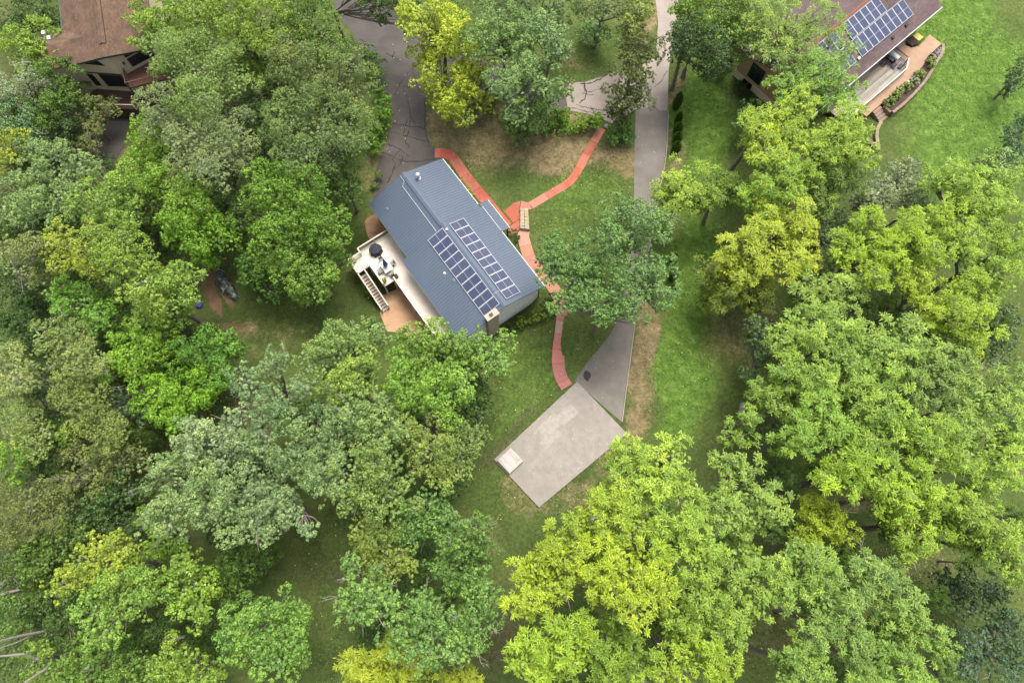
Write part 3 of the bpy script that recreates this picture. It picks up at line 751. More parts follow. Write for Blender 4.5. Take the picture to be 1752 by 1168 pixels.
def dining_set():
    c = Vector((tc.x, tc.y, DZ))
    t = thing('patio_table', 'white rectangular patio table on the pale deck', 'table', c)
    ax, ay = HU.copy(), HV.copy()
    m = MB(); m.box(c + Vector((0, 0, .74)), ax * .78, ay * .55, (0, 0, .025)); part('tabletop', m.vf, M['white_paint'], t)
    for a in (-1, 1):
        for b in (-1, 1):
            m = MB(); m.box(c + ax * .68 * a + ay * .45 * b + Vector((0, 0, .357)), ax * .035, ay * .035, (0, 0, .357)); part('leg', m.vf, M['white_paint'], t)
    um = thing('patio_umbrella', 'closed blue umbrella standing through the white patio table', 'umbrella', c)
    m = MB(); m.lathe(c, [(.26, 0), (.26, .06), (.03, .09), (.025, 2.75)], 10); part('pole', m.vf, M['dark_metal'], um)
    v, f = [], []
    for r, z in ((.20, 1.02), (.27, 1.1), (.2, 1.6), (.12, 2.2), (.05, 2.72)):
        for k in range(16):
            a = 2 * math.pi * k / 16; rr = r * (1.18 if k % 2 else .8)
            v.append(c + Vector((rr * math.cos(a), rr * math.sin(a), z)))
    for i in range(4):
        for k in range(16): f.append((i * 16 + k, i * 16 + (k + 1) % 16, (i + 1) * 16 + (k + 1) % 16, (i + 1) * 16 + k))
    f.append(tuple(range(16))); f.append(tuple(64 + k for k in range(16)))
    part('canopy', (v, f), M['coloured'], um, color=alb(78, 118, 180))
    labs = ['grey patio chair at the deck stairs end of the white patio table', 'grey patio chair on the house side of the white patio table', 'grey patio chair on the railing side of the white patio table', 'grey patio chair at the covered-table end of the white patio table']
    for lab, d in zip(labs, (ax * 1.1, ay * .88, ay * -.88, ax * -1.1)):
        q = c + d; fw = -d.normalized(); sw = Vector((-fw.y, fw.x, 0))
        h = thing('patio_chair', lab, 'chair', q, 'chairs round the white patio table')
        part('seat', MB().box(q + Vector((0, 0, .43)), fw * .24, sw * .24, (0, 0, .02)).vf, M['coloured'], h, color=alb(168, 172, 168))
        part('backrest', MB().box(q - fw * .25 + Vector((0, 0, .68)), fw * .02, sw * .24, (0, 0, .24)).vf, M['coloured'], h, color=alb(176, 180, 176))
        for a in (-1, 1):
            part('armrest', MB().box(q + sw * a * .27 + Vector((0, 0, .63)), fw * .22, sw * .025, (0, 0, .015)).vf, M['coloured'], h, color=alb(160, 164, 160))
            for b in (-1, 1):
                part('leg', MB().box(q + fw * b * .22 + sw * a * .25 + Vector((0, 0, .21)), fw * .018, sw * .018, (0, 0, .21)).vf, M['dark_metal'], h)
dining_set()
p = U(677, 474.5, DZ)
t = thing('planter_box', 'small dark square planter box on the deck by the railing corner', 'planter', p)
for a in (-1, 1):
    part('side', MB().box(p + HU * a * .2 + Vector((0, 0, .2)), HU * .02, HV * .3, (0, 0, .2)).vf, M['brown_wood'], t)
    part('side', MB().box(p + HV * a * .28 + Vector((0, 0, .2)), HU * .18, HV * .02, (0, 0, .2)).vf, M['brown_wood'], t)
part('earth', MB().box(p + Vector((0, 0, .17)), HU * .18, HV * .26, (0, 0, .15)).vf, M['soil'], t)

# ------------------------------------------------------------------ neighbour house, upper right
NA = R(41); NU = Vector((math.cos(NA), math.sin(NA), 0)); NN = Vector((NU.y, -NU.x, 0))
def NP(u, v, z=0.0):
    p = NU * u + NN * v; return Vector((p.x, p.y, z))
M['sh_purple'] = mat_shingle('purple_brown_shingle', alb(132, 106, 106), alb(112, 90, 92), NA)
M['cream_wall'] = simple('cream_wall', alb(230, 214, 182, .7), 0.75, 0.07, 0.9, 12, 0.15)
M['tan_wall'] = simple('tan_cedar_wall', alb(190, 154, 114, .7), 0.8, 0.22, 1.2, 12, 0.3)
M['brick_patio'] = mat_pave('tan_brick_patio', alb(188, 148, 116, .55), alb(210, 172, 138, .55), 0.7, alb(190, 156, 128, .55))
nh = thing('house', 'brown-shingled house with a weathered deck in the upper right of the photo', 'house', NP(73, -21, 0))
def slab4(name, pts, mat, parent, th=.16, label=None):
    v = [Vector(p) for p in pts] + [Vector(p) - Vector((0, 0, th)) for p in pts]
    return part(name, (v, [(0, 1, 2, 3), (4, 7, 6, 5), (0, 4, 5, 1), (1, 5, 6, 2), (2, 6, 7, 3), (3, 7, 4, 0)]), mat, parent, label=label)
slab4('roof', [NP(60.7, -14.6, 4.3), NP(86, -14.6, 4.3), NP(86, -20.8, 6.4), NP(60.7, -20.8, 6.4)], M['sh_purple'], nh)
slab4('roof', [NP(60.9, -27.0, 4.3), NP(86, -27.0, 4.3), NP(86, -20.8, 6.4), NP(60.9, -20.8, 6.4)], M['sh_purple'], nh)
m = MB()
for s_ in (-1, 1): m.box(NP(73.4, -20.8 + s_ * .15, 6.40), NU * 12.7, NN * .16 - Vector((0, 0, s_ * .05)), (0, 0, .02))
part('ridge_cap', m.vf, simple('brown_ridge', alb(150, 104, 80), .9), nh)
v, f = wall_ring(0, 1, 0, 1, 0, 1, 1, .5)
def nwall(u0, u1, v0, v1, z0, zl, zr, vr):
    q = [(v0, z0), (v1, z0), (v1, zl), (vr, zr), (v0, zl)]
    v = [NP(u0, a, z) for a, z in q] + [NP(u1, a, z) for a, z in q]
    return v, [(0, 1, 2, 3, 4), (9, 8, 7, 6, 5)] + [(i, (i + 1) % 5, 5 + (i + 1) % 5, 5 + i) for i in range(5)]
part('upper_wall', nwall(61.5, 85.4, -26.4, -15.3, 1.12, 4.1, 6.1, -20.8), M['tan_wall'], nh)
m = MB(); m.hbox(61.45, 85.3, -26.45, -15.35, -.6, 1.117, NP); part('lower_wall', m.vf, M['cream_wall'], nh)
def nwin(u, v0, v1, z0, z1, mul=True):
    m = MB(); m.hbox(u - .06, u, v0 - .1, v1 + .1, z0 - .1, z1 + .1, NP); w = part('window', m.vf, M['trim_dark'], nh)
    m = MB()
    if mul:
        mid = (v0 + v1) / 2
        m.hbox(u - .075, u - .061, v0, mid - .05, z0, z1, NP); m.hbox(u - .075, u - .061, mid + .05, v1, z0, z1, NP)
    else: m.hbox(u - .075, u - .061, v0, v1, z0, z1, NP)
    part('pane', m.vf, M['glass_dark'], w)
nwin(61.5, -24.6, -22.7, 1.7, 4.0); nwin(61.45, -24.8, -23.5, -.3, .85, False)
g = MB(); g.hbox(60.7, 86, -14.6, -14.48, 4.1, 4.22, NP); part('gutter', g.vf, M['white_paint'], nh)
for u_ in (66, 69, 73.5, 76.5, 83.2):                  # windows behind the deck
    m = MB(); m.hbox(u_ - .8, u_ + .8, -15.3, -15.24, 1.9, 3.6, NP); w = part('window', m.vf, M['white_paint'], nh)
    m = MB(); m.hbox(u_ - .7, u_ + .7, -15.24, -15.228, 2.0, 3.5, NP); part('pane', m.vf, M['glass_dark'], w)
def zN(v): return 6.4 - (v + 20.8) * (2.1 / 6.2)
def npipe(u, v, r, h):
    m = MB(); m.lathe(NP(u, v, zN(v) - .05), [(r * 1.6, 0), (r * 1.6, .08), (r, .12), (r, h), (r * 1.4, h + .02), (r * 1.2, h + .14)], 10); part('vent_pipe', m.vf, M['white_paint'], nh)
npipe(79.7, -19.6, .16, .6)
for u_, v_ in ((71.0, -16.2), (76.9, -15.5), (79.6, -15.6)):
    m = MB(); m.box(NP(u_, v_, zN(v_) + .1), NU * .22, NN * .16 - Vector((0, 0, .054)), (0, 0, .1)); part('roof_vent', m.vf, M['white_paint'] if u_ < 72 else M['trim_dark'], nh)
def nsl(u, v, d=.18): return NP(u, v, zN(v) + d)
def narr(label, u0, n_, v0, v1, cols=1):
    o0 = nsl(u0, v0); ea = (nsl(u0, v1) - o0).normalized(); ln = (nsl(u0, v1) - o0).length
    solar_array(label, o0, NU.copy(), ea, n_, cols, 1.11, ln / cols)
narr('upper six-panel solar array just under the ridge of the brown-shingled house', 71.7, 6, -20.55, -18.4)
narr('lower nine-panel solar array nearer the gutter of the brown-shingled house', 71.4, 9, -18.33, -16.05)
narr('solar array half hidden by the tree leaning over the brown-shingled house', 64.8, 5, -20.5, -16.05, 2)
# its deck: weathered boards, each its own tone
ND = 0.95
nd = thing('deck', 'weathered grey-brown plank deck behind the brown-shingled house', 'deck', NP(75, -13.5, 0))
nb = 24
for i in range(nb):
    v0 = -15.28 + i * .142; v1 = v0 + .136
    ub = 79.1 if v1 < -12.7 else 79.1 - (v1 + 12.7) * 1.9
    cuts = sorted([66.0, ub] + [random.uniform(67.5, ub - 1.5) for _ in range(2)])
    for a, b in zip(cuts, cuts[1:]):
        m = MB(); m.hbox(a + .004, b - .004, v0, v1, ND - .04, ND + random.uniform(-.006, .006), NP)
        c = random.choice([(188, 178, 164), (176, 162, 146), (202, 192, 178), (164, 148, 134), (194, 184, 170), (208, 198, 186)])
        part('deck_board', m.vf, M['coloured'], nd, color=alb(*[x * random.uniform(.92, 1.05) for x in c]))
m = MB(); m.hbox(66, 77.6, -15.28, -11.9, .3, ND - .06, NP); part('deck_frame', m.vf, M['brown_wood'], nd)
def nrail(path, mat, post=True):
    pts = [NP(p[0], p[1], ND) for p in path]
    for a, b in zip(pts, pts[1:]):
        d = b - a; t_ = d.normalized(); s_ = Vector((-t_.y, t_.x, 0))
        part('top_rail', MB().box((a + b) / 2 + Vector((0, 0, .92)), d / 2, s_ * .07, (0, 0, .025)).vf, mat, nd)
        part('bottom_rail', MB().box((a + b) / 2 + Vector((0, 0, .15)), d / 2, s_ * .025, (0, 0, .04)).vf, mat, nd)
        n = max(1, int(d.length / 1.8))
        for k in range(n + 1): part('post', MB().box(a + d * (k / n) + Vector((0, 0, .4)), (.05, 0, 0), (0, .05, 0), (0, 0, .53)).vf, mat, nd)
        m = MB()
        for k in range(1, int(d.length / .14)): m.box(a + d * (k * .14 / d.length) + Vector((0, 0, .53)), (.015, 0, 0), (0, .015, 0), (0, 0, .37))
        part('baluster', m.vf, mat, nd, kind='stuff')
nrail([(79.05, -15.1), (79.05, -12.72)], M['trim_dark']); nrail([(79.05, -12.72), (77.5, -11.86)], M['rail_wood'])
nrail([(77.5, -11.86), (66.0, -11.86)], M['rail_wood'])
gq = NP(78.0, -14.25, ND)
t = thing('grill_cart', 'dark grill cart with a light grey lid on the weathered plank deck', 'grill', gq)
part('cart_body', MB().box(gq + Vector((0, 0, .45)), NU * .34, NN * .62, (0, 0, .36)).vf, M['dark_metal'], t)
part('shelf', MB().box(gq + NU * -.62 + Vector((0, 0, .78)), NU * .26, NN * .5, (0, 0, .02)).vf, M['dark_metal'], t)
mm = MB(); n_ = 9; vv = []
for k in range(n_):
    a = math.pi * k / (n_ - 1)
    for s_ in (-1, 1): vv.append(gq + NU * (.42 * math.cos(a)) + NN * .75 * s_ + Vector((0, 0, .82 + .3 * math.sin(a))))
mm.add(vv, [(2 * k, 2 * k + 1, 2 * k + 3, 2 * k + 2) for k in range(n_ - 1)] + [tuple(range(0, 2 * n_, 2)), tuple(range(1, 2 * n_, 2)), (0, 1, 2 * n_ - 1, 2 * n_ - 2)])
part('lid', mm.vf, M['coloured_gloss'], t, color=alb(184, 196, 200))
for a in (-1, 1):
    for b in (-1, 1): part('leg', MB().box(gq + NU * a * .28 + NN * b * .55 + Vector((0, 0, .045)), NU * .03, NN * .03, (0, 0, .045)).vf, M['dark_metal'], t)
for k, (u_, v_, lab) in enumerate(((77.3, -13.35, 'dark metal chair nearest the grill cart on the weathered deck'), (77.9, -12.75, 'dark metal chair by the chamfered rail corner of the weathered deck'), (76.6, -14.4, 'dark metal chair by the house wall on the weathered deck'))):
    q = NP(u_, v_, ND); t = thing('deck_chair', lab, 'chair', q, 'chairs on the weathered deck')
    part('seat', MB().box(q + Vector((0, 0, .42)), NU * .25, NN * .25, (0, 0, .025)).vf, M['coloured'], t, color=alb(92, 92, 104))
    part('backrest', MB().box(q + NN * .26 + Vector((0, 0, .68)), NU * .25, NN * .02, (0, 0, .24)).vf, M['coloured'], t, color=alb(80, 80, 92))
    for a in (-1, 1):
        for b in (-1, 1): part('leg', MB().box(q + NU * a * .23 + NN * b * .23 + Vector((0, 0, .2)), NU * .018, NN * .018, (0, 0, .2)).vf, M['dark_metal'], t)
# brick terrace, planter, steps
def npoly(name, uv, z0, z1, mat, label=None, parent=None):
    ps = [NP(*q) for q in uv]
    o = part(name, MB().prism([(p.x, p.y) for p in ps], z0, z1).vf, mat, parent)
    if parent is None: o['kind'] = 'structure'
    if label: o['label'] = label
    return o
npoly('terrace', [(79.15, -15.25), (81.2, -15.25), (81.7, -13.7), (82.6, -13.25), (85.2, -13.5), (85.2, -11.5), (82.2, -11.45), (80.8, -10.95), (79, -10.72), (69.0, -10.72), (69.0, -11.84), (77.5, -11.84), (79.15, -12.7)], -.3, .82, M['brick_patio'], 'tan brick terrace beside the weathered deck')
m = MB(); m.hbox(79.2, 82.2, -15.25, -14.6, .82, .835, NP); o = part('terrace', m.vf, M['concrete']); o['kind'] = 'structure'; o['label'] = 'pale concrete strip between the house wall and the brick terrace'
bed = npoly('garden_bed', [(82.15, -11.4), (85.2, -11.45), (84.2, -10.75), (82.3, -10.3), (78.7, -9.35), (74.7, -9.0), (72.05, -9.05), (72.05, -10.7), (79, -10.7), (80.8, -10.9)], -.2, .74, M['soil'], 'brown planting bed below the brick terrace')
rw_ = thing('retaining_wall', 'curved tan block wall holding up the planting bed and steps', 'retaining wall', NP(77, -9, 0))
def curve_uv(pts, st):
    out = []
    for p in spline([(a * 100, b * 100) for a, b in pts], 10): out.append((p[0] / 100, p[1] / 100))
    res = [out[0]]
    for p in out:
        if math.hypot(p[0] - res[-1][0], p[1] - res[-1][1]) >= st: res.append(p)
    return res
def block_wall(pts, zt, nrow, w=.34, st=.5):
    uv = curve_uv(pts, st)
    for r_ in range(nrow):
        for a, b in zip(uv, uv[1:]):
            A, B = NP(*a), NP(*b); d = B - A; s_ = Vector((-d.y, d.x, 0)).normalized()
            c = (A + B) / 2 + d * (.0); hz = (zt / nrow) / 2; c.z = (r_ + .5) * zt / nrow
            part('block', MB().box(c + s_ * random.uniform(-.02, .02), d / 2 * .96, s_ * w / 2, (0, 0, hz * .96)).vf, M['coloured'], rw_, color=alb(*[x * random.uniform(.9, 1.08) for x in (180, 156, 128)]))
block_wall([(85.35, -11.4), (84.3, -10.6), (82.4, -10.12), (78.7, -9.2), (74.7, -8.85), (71.95, -8.9)], .86, 3)
block_wall([(71.9, -9.1), (71.9, -10.6)], .84, 3)
block_wall([(70.2, -9.0), (69.2, -8.75), (68.2, -8.1), (67.3, -7.2), (66.6, -6.4)], .55, 2, .4)
st = thing('garden_steps', 'short flight of tan steps beside the planting bed', 'steps', NP(71, -9.8, 0))
for k in range(4):
    m = MB(); m.hbox(70.25, 71.68, -10.66 + k * .42, -10.24 + k * .42, -.1, .70 - k * .17, NP)
    part('step', m.vf, M['coloured'], st, color=alb(*[x * random.uniform(.93, 1.05) for x in (178, 150, 124)]))
for k, (u_, l_) in enumerate(((78.2, .9), (76.9, .8), (75.6, 1.2))):
    m = MB(); m.hbox(u_ - l_ / 2, u_ + l_ / 2, -10.69, -10.5, .75, .92, NP)
    tag(part('edging_stone', m.vf, M['white_paint']), ['white edging stone at the upper end of the planting bed', 'white edging stone in the middle of the planting bed', 'longest white edging stone, nearest the garden steps'][k], 'edging stone', 'white edging stones')
q = NP(82.35, -14.3, 0)
t = thing('storage_bin', 'dark red-brown bin standing against the shingled house by the terrace', 'bin', q)
part('body', MB().box(q + Vector((0, 0, .5)), NU * .62, NN * .5, (0, 0, .5)).vf, M['coloured'], t, color=alb(92, 60, 58))
part('lid', MB().box(q + Vector((0, 0, 1.05)), NU * .66, NN * .54, (0, 0, .045)).vf, M['coloured'], t, color=alb(84, 56, 56))
part('handle', MB().box(q + NN * .56 + Vector((0, 0, .92)), NU * .3, NN * .02, (0, 0, .03)).vf, M['dark_metal'], t)
q = NP(83.6, -14.25, 0)
t = thing('yellow_cart', 'bright yellow tub standing beside the dark red-brown bin', 'tub', q)
part('tub', MB().box(q + Vector((0, 0, .62)), NU * .42, NN * .46, (0, 0, .3)).vf, M['coloured_gloss'], t, color=alb(250, 232, 40, .6))
part('rim', MB().box(q + Vector((0, 0, .93)), NU * .46, NN * .5, (0, 0, .03)).vf, M['coloured_gloss'], t, color=alb(252, 238, 50, .6))
for a in (-1, 1): part('leg', MB().box(q + NU * .3 * a + Vector((0, 0, .16)), NU * .04, NN * .4, (0, 0, .16)).vf, M['dark_metal'], t)
q = NP(81.6, -11.05, .82)
t = thing('garden_chair', 'dark folding chair by the stones at the terrace edge', 'chair', q)
part('seat', MB().box(q + Vector((0, 0, .42)), NU * .24, NN * .24, (0, 0, .02)).vf, M['coloured'], t, color=alb(74, 84, 78))
part('backrest', MB().box(q + NU * .25 + Vector((0, 0, .66)), NU * .02, NN * .24, (0, 0, .24)).vf, M['coloured'], t, color=alb(64, 74, 70))
for a in (-1, 1):
    for b in (-1, 1): part('leg', MB().box(q + NU * a * .22 + NN * b * .22 + Vector((0, 0, .2)), NU * .016, NN * .016, (0, 0, .2)).vf, M['dark_metal'], t)
stones = thing('stone_border', 'loose grey stones heaped at the rounded end of the planting bed', 'stones', NP(83.4, -11.0, .74))
for k in range(38):
    u_ = random.uniform(82.2, 84.6); v_ = -11.35 + random.uniform(0, 1) * (.95 - (u_ - 82.2) * .12)
    rock('stone', NP(u_, v_, .78), random.uniform(.1, .2), M['coloured'], parent=stones, color=alb(*[x * random.uniform(.8, 1.1) for x in (168, 156, 150)]))
q = Ug(1478, 262)
t = thing('planter_pot', 'round dark blue-black pot half hidden under the yellow-green tree', 'planter', q)
m = MB(); m.lathe(q, [(.3, 0), (.42, .5), (.46, .52), (.46, .6), (.38, .6), (.36, .5)], 14); part('pot', m.vf, M['coloured'], t, color=alb(46, 56, 66))
part('earth', MB().lathe(q + Vector((0, 0, .49)), [(.35, 0), (.35, .03)], 12).vf, M['soil'], t)
a_, b_ = Ug(1478, 236), Ug(1499, 259); d_ = b_ - a_
t = thing('garden_bench', 'low weathered plank bench at the end of the curved block wall', 'bench', (a_ + b_) / 2)
s_ = Vector((-d_.y, d_.x, 0)).normalized()
for k in (-1, 0, 1): part('plank', MB().box((a_ + b_) / 2 + s_ * .17 * k + Vector((0, 0, .42)), d_ / 2, s_ * .075, (0, 0, .025)).vf, M['coloured'], t, color=alb(150, 132, 104))
for k in (.1, .9): part('leg', MB().box(a_ + d_ * k + Vector((0, 0, .195)), d_.normalized() * .05, s_ * .22, (0, 0, .195)).vf, M['brown_wood'], t)

# ------------------------------------------------------------------ neighbour house, upper left
WA = R(-73.5); WU = Vector((math.cos(WA), math.sin(WA), 0)); WV = Vector((-WU.y, WU.x, 0))
def WP(u, v, z=0.0):
    p = WU * u + WV * v; return Vector((p.x, p.y, z))
M['sh_brown'] = mat_shingle('brown_shingle', alb(136, 101, 74), alb(108, 79, 58), WA)
M['sh_brown2'] = mat_shingle('light_brown_shingle', alb(142, 108, 82), alb(116, 88, 67), WA + R(90))
M['green_trim'] = simple('green_trim', alb(52, 104, 90), .5, .1)
M['dark_trim'] = simple('grey_green_trim', alb(84, 84, 76), .6, .1)
M['redwood'] = simple('redwood_deck', alb(128, 88, 74), .8, .2, 1.5, 15)
wh = thing('house', 'brown-shingled house with beige prow-front walls in the upper left of the photo', 'house', WP(-78, -31, -2.5))
slab4('roof', [WP(-100, -36.2, 5), WP(-70.8, -36.2, 5), WP(-68.85, -30.75, 7), WP(-100, -30.75, 7)], M['sh_brown'], wh)
slab4('roof', [WP(-100, -25.3, 5), WP(-70.5, -25.3, 5), WP(-68.85, -30.75, 7), WP(-100, -30.75, 7)], M['sh_brown'], wh)
m = MB()
for s_ in (-1, 1): m.box(WP(-84.9, -30.75 + s_ * .2, 7.02), WU * 14, WV * .19 - Vector((0, 0, s_ * .065)), (0, 0, .03))
part('ridge_vent', m.vf, M['sh_brown'], wh)
for s_ in (-.42, .42): 
    m = MB(); m.hbox(-99, -71, -30.75 + s_ - .03, -30.75 + s_ + .03, 6.85, 6.93, WP); part('ridge_edge', m.vf, M['trim_dark'], wh)
slab4('wing_roof', [WP(-70.85, -38.9, 5.02), WP(-70.85, -36.0, 5.02), WP(-73.6, -33.2, 6.08), WP(-73.6, -38.9, 6.08)], M['sh_brown2'], wh, .15)
slab4('wing_roof', [WP(-76.4, -38.9, 5.02), WP(-76.4, -36.0, 5.02), WP(-73.6, -33.2, 6.08), WP(-73.6, -38.9, 6.08)], M['sh_brown2'], wh, .15)
g = MB(); g.tube([WP(-99, -36.27, 4.92), WP(-76.6, -36.27, 4.92)], .11, 8); part('gutter', g.vf, M['green_trim'], wh)
g = MB()
for a, b in ((WP(-70.8, -36.2, 4.9), WP(-68.85, -30.75, 6.9)), (WP(-70.5, -25.3, 4.9), WP(-68.85, -30.75, 6.9))): g.box((a + b) / 2 + WU * .02, (b - a) / 2, WU * .03, (0, 0, .14))
part('fascia', g.vf, M['dark_trim'], wh)
for u_, v_ in ((-76.0, -38.2), (-75.0, -37.6)):
    m = MB(); m.box(WP(u_, v_, 5.55), WU * .28, WV * .2, (0, 0, .22)); part('roof_vent', m.vf, M['white_paint'], wh)
# prow walls: plan polyline, from left to right
pl = [(-71.4, -35.3), (-69.6, -30.75), (-71.2, -26.2)]
def ztop(v): return 6.75 - abs(v + 30.75) * 2 / 5.45
v = [WP(-99, -35.3, -2.8), WP(pl[0][0], pl[0][1], -2.8), WP(pl[1][0], pl[1][1], -2.8), WP(pl[2][0], pl[2][1], -2.8), WP(-99, -26.2, -2.8)]
tz = [ztop(-35.3), ztop(-35.3), ztop(-30.75), ztop(-26.2), ztop(-26.2)]
v += [Vector((p.x, p.y, z)) for p, z in zip(v, tz)]
part('wall', (v, [(i, (i + 1) % 5, 5 + (i + 1) % 5, 5 + i) for i in range(5)] + [(0, 1, 2, 3, 4), (9, 8, 7, 6, 5)]), M['beige_wall'], wh)
m = MB(); m.hbox(-76.2, -71.5, -38.6, -35.32, -2.8, 4.95, WP); part('wing_wall', m.vf, M['beige_wall'], wh)
def prow_pane(side, t0, t1, zs, name='window', mat=None, out=.05):
    """polygon of (t, z) on the left (0) or right (1) prow face"""
    A, B = [WP(*pl[side]), WP(*pl[side + 1])]
    d = B - A; nrm = Vector((d.y, -d.x, 0)).normalized()
    if nrm.dot(WU) < 0: nrm = -nrm
    pts = [A + d * t + Vector((0, 0, z)) for t, z in zs]
    n = len(pts); v = [p + nrm * .01 for p in pts] + [p + nrm * out for p in pts]
    w = part(name, (v, [tuple(range(n))[::-1], tuple(range(n, 2 * n))] + [(i, (i + 1) % n, n + (i + 1) % n, n + i) for i in range(n)]), mat or M['dark_trim'], wh)
    if mat is None:
        c = sum(pts, Vector()) / n
        q = [c + (p - c) * .9 + nrm * (out + .006) for p in pts]
        part('pane', (q, [tuple(range(n))]), M['glass_dark'], w)
prow_pane(0, 0, 1, [(.2, 4.55), (.74, 4.45), (.62, 5.55)])
prow_pane(0, 0, 1, [(.34, .4), (.98, .6), (.98, 2.75), (.34, 2.75)])
prow_pane(0, 0, 1, [(.02, .4), (.18, .4), (.18, 2.6), (.02, 2.6)])
prow_pane(0, 0, 1, [(-.0, 2.86), (1.0, 2.86), (1.0, 3.02), (-.0, 3.02)], 'trim_band', M['dark_trim'], .08)
prow_pane(1, 0, 1, [(.34, 4.85), (.98, 4.85), (.98, 5.0), (.34, 5.9)])
prow_pane(1, 0, 1, [(.34, 3.2), (.98, 3.2), (.98, 4.65), (.34, 4.65)])
prow_pane(1, 0, 1, [(.3, .3), (.9, .3), (.9, 2.4), (.3, 2.4)])
prow_pane(1, 0, 1, [(.2, 4.2), (.24, 4.2), (.24, 4.5), (.2, 4.5)], 'wall_lamp', M['dark_metal'], .2)
wd = thing('balcony', 'red-brown wooden balcony on the beige prow-front house', 'balcony', WP(-68, -29, -2.5))
pts = [WP(-70.0, -30.2), WP(-67.6, -30.2), WP(-67.6, -24.6), WP(-71.0, -24.6), WP(-71.2, -26.2)]
part('floor', MB().prism([(p.x, p.y) for p in pts], 2.5, 2.68).vf, M['redwood'], wd)
for a, b in ((0, 1), (1, 2)):
    A, B = pts[a], pts[b]; d = B - A; s_ = Vector((-d.y, d.x, 0)).normalized()
    part('top_rail', MB().box((A + B) / 2 + Vector((0, 0, 3.65)), d / 2, s_ * .06, (0, 0, .03)).vf, M['redwood'], wd)
    m = MB()
    for k in range(int(d.length / .2)): m.box(A + d * (k * .2 / d.length) + Vector((0, 0, 3.15)), (.02, 0, 0), (0, .02, 0), (0, 0, .47))
    part('baluster', m.vf, M['redwood'], wd, kind='stuff')
for p in (pts[1], pts[2]): part('post', MB().box(p + Vector((0, 0, .5)), (.07, 0, 0), (0, .07, 0), (0, 0, 3.15)).vf, M['redwood'], wd)
a_ = [(-70.2, -37.0), (-68.3, -35.2), (-66.9, -31.0), (-67.4, -27.4), (-69.4, -26.6), (-71.0, -30.0), (-71.6, -36)]
ld = thing('lower_deck', 'low dark wooden deck in front of the beige prow-front house', 'deck', WP(-68.5, -32, -2.5))
ps = [WP(*q) for q in a_]; part('floor', MB().prism([(p.x, p.y) for p in ps], -2.6, -.4).vf, M['brown_wood'], ld)
A, B = WP(-68.2, -35.2, 0), WP(-66.85, -31, 0); d = B - A; s_ = Vector((-d.y, d.x, 0)).normalized()
part('top_rail', MB().box((A + B) / 2 + Vector((0, 0, .55)), d / 2, s_ * .06, (0, 0, .03)).vf, M['beige_wall'], ld)
for k in (0, .5, 1): part('post', MB().box(A + d * k + Vector((0, 0, .06)), (.06, 0, 0), (0, .06, 0), (0, 0, .46)).vf, M['beige_wall'], ld)
o = sheet('court', [(176, 168), (218, 160), (222, 200), (212, 250), (188, 290), (150, 280), (155, 220)], M['court'], label='dark paved court in front of the beige prow-front house')

# ------------------------------------------------------------------ small things in the garden
sw_ = thing('stone_wall', 'low tan stone wall end beside the red walk and lawn', 'stone wall', Ug(897, 378))
c4 = [Ug(890.5, 360), Ug(903.5, 360), Ug(906, 396), Ug(889.5, 394)]
for r_ in range(2):
    for i in range(7):
        for j in range(2):
            f0, f1, g0, g1 = i / 7, (i + 1) / 7, j / 2, (j + 1) / 2
            qq = [c4[0].lerp(c4[1], g).lerp(c4[3].lerp(c4[2], g), f) for f, g in ((f0 + .006, g0 + .02), (f0 + .006, g1 - .02), (f1 - .006, g1 - .02), (f1 - .006, g0 + .02))]
            zz = qq[0].z
            part('stone', MB().prism([(p.x + random.uniform(-.03, .03), p.y + random.uniform(-.03, .03)) for p in qq], zz - .05 + r_ * .3, zz + .24 + r_ * .3 + random.uniform(-.03, .03)).vf, M['coloured'], sw_, color=alb(*[x * random.uniform(.93, 1.05) for x in (206, 190, 150)]))
def tarp_pile():
    cl = [Ug(*p) for p in spline([(374, 460), (381, 478), (392, 496), (406, 514)], 2)]
    t = thing('tarp_covered_pile', 'long low pile under a camouflage tarp at the edge of the wood', 'tarp', cl[len(cl) // 2])
    v, f = [], []; n = 9
    for i, p in enumerate(cl):
        d = (cl[min(i + 1, len(cl) - 1)] - cl[max(i - 1, 0)]); d.z = 0; d.normalize(); s_ = Vector((-d.y, d.x, 0))
        k = i / (len(cl) - 1); w = .75 * min(1, 2.4 * (min(k, 1 - k) + .12)); h = .85 * min(1, 2.4 * (min(k, 1 - k) + .1))
        for j in range(n):
            a = math.pi * j / (n - 1)
            q = p + s_ * math.cos(a) * w + Vector((0, 0, h * math.sin(a) ** .7))
            q += Vector((mnoise.noise(q * 1.7), mnoise.noise(q * 1.7 + Vector((9, 0, 0))), mnoise.noise(q * 1.9 + Vector((0, 7, 0))))) * .16
            q.z = max(q.z, p.z - .02); v.append(q)
    for i in range(len(cl) - 1):
        for j in range(n - 1): f.append((i * n + j, i * n + j + 1, (i + 1) * n + j + 1, (i + 1) * n + j))
    part('tarp', (v, f), M['camo'], t)
    for k in (.18, .5, .82):
        p = cl[int(k * (len(cl) - 1))]
        m = MB(); m.tube([p + Vector((-.8, .25, .05)), p + Vector((-.4, .12, .75)), p + Vector((.0, 0, .98)), p + Vector((.4, -.12, .75)), p + Vector((.8, -.25, .05))], .025, 5); part('rope', m.vf, M['pale_bark'], t)
tarp_pile()
q = Ug(342, 522)
t = thing('blue_bundle', 'small blue tarp bundle beside the dirt track', 'bundle', q)
bo = rock('cover', q + Vector((0, 0, .2)), .45, M['coloured'], parent=t, color=alb(86, 100, 176))
m = MB(); m.tube([q + Vector((-.5, 0, .1)), q + Vector((0, 0, .62)), q + Vector((.5, 0, .1))], .02, 5); part('rope', m.vf, M['pale_bark'], t)
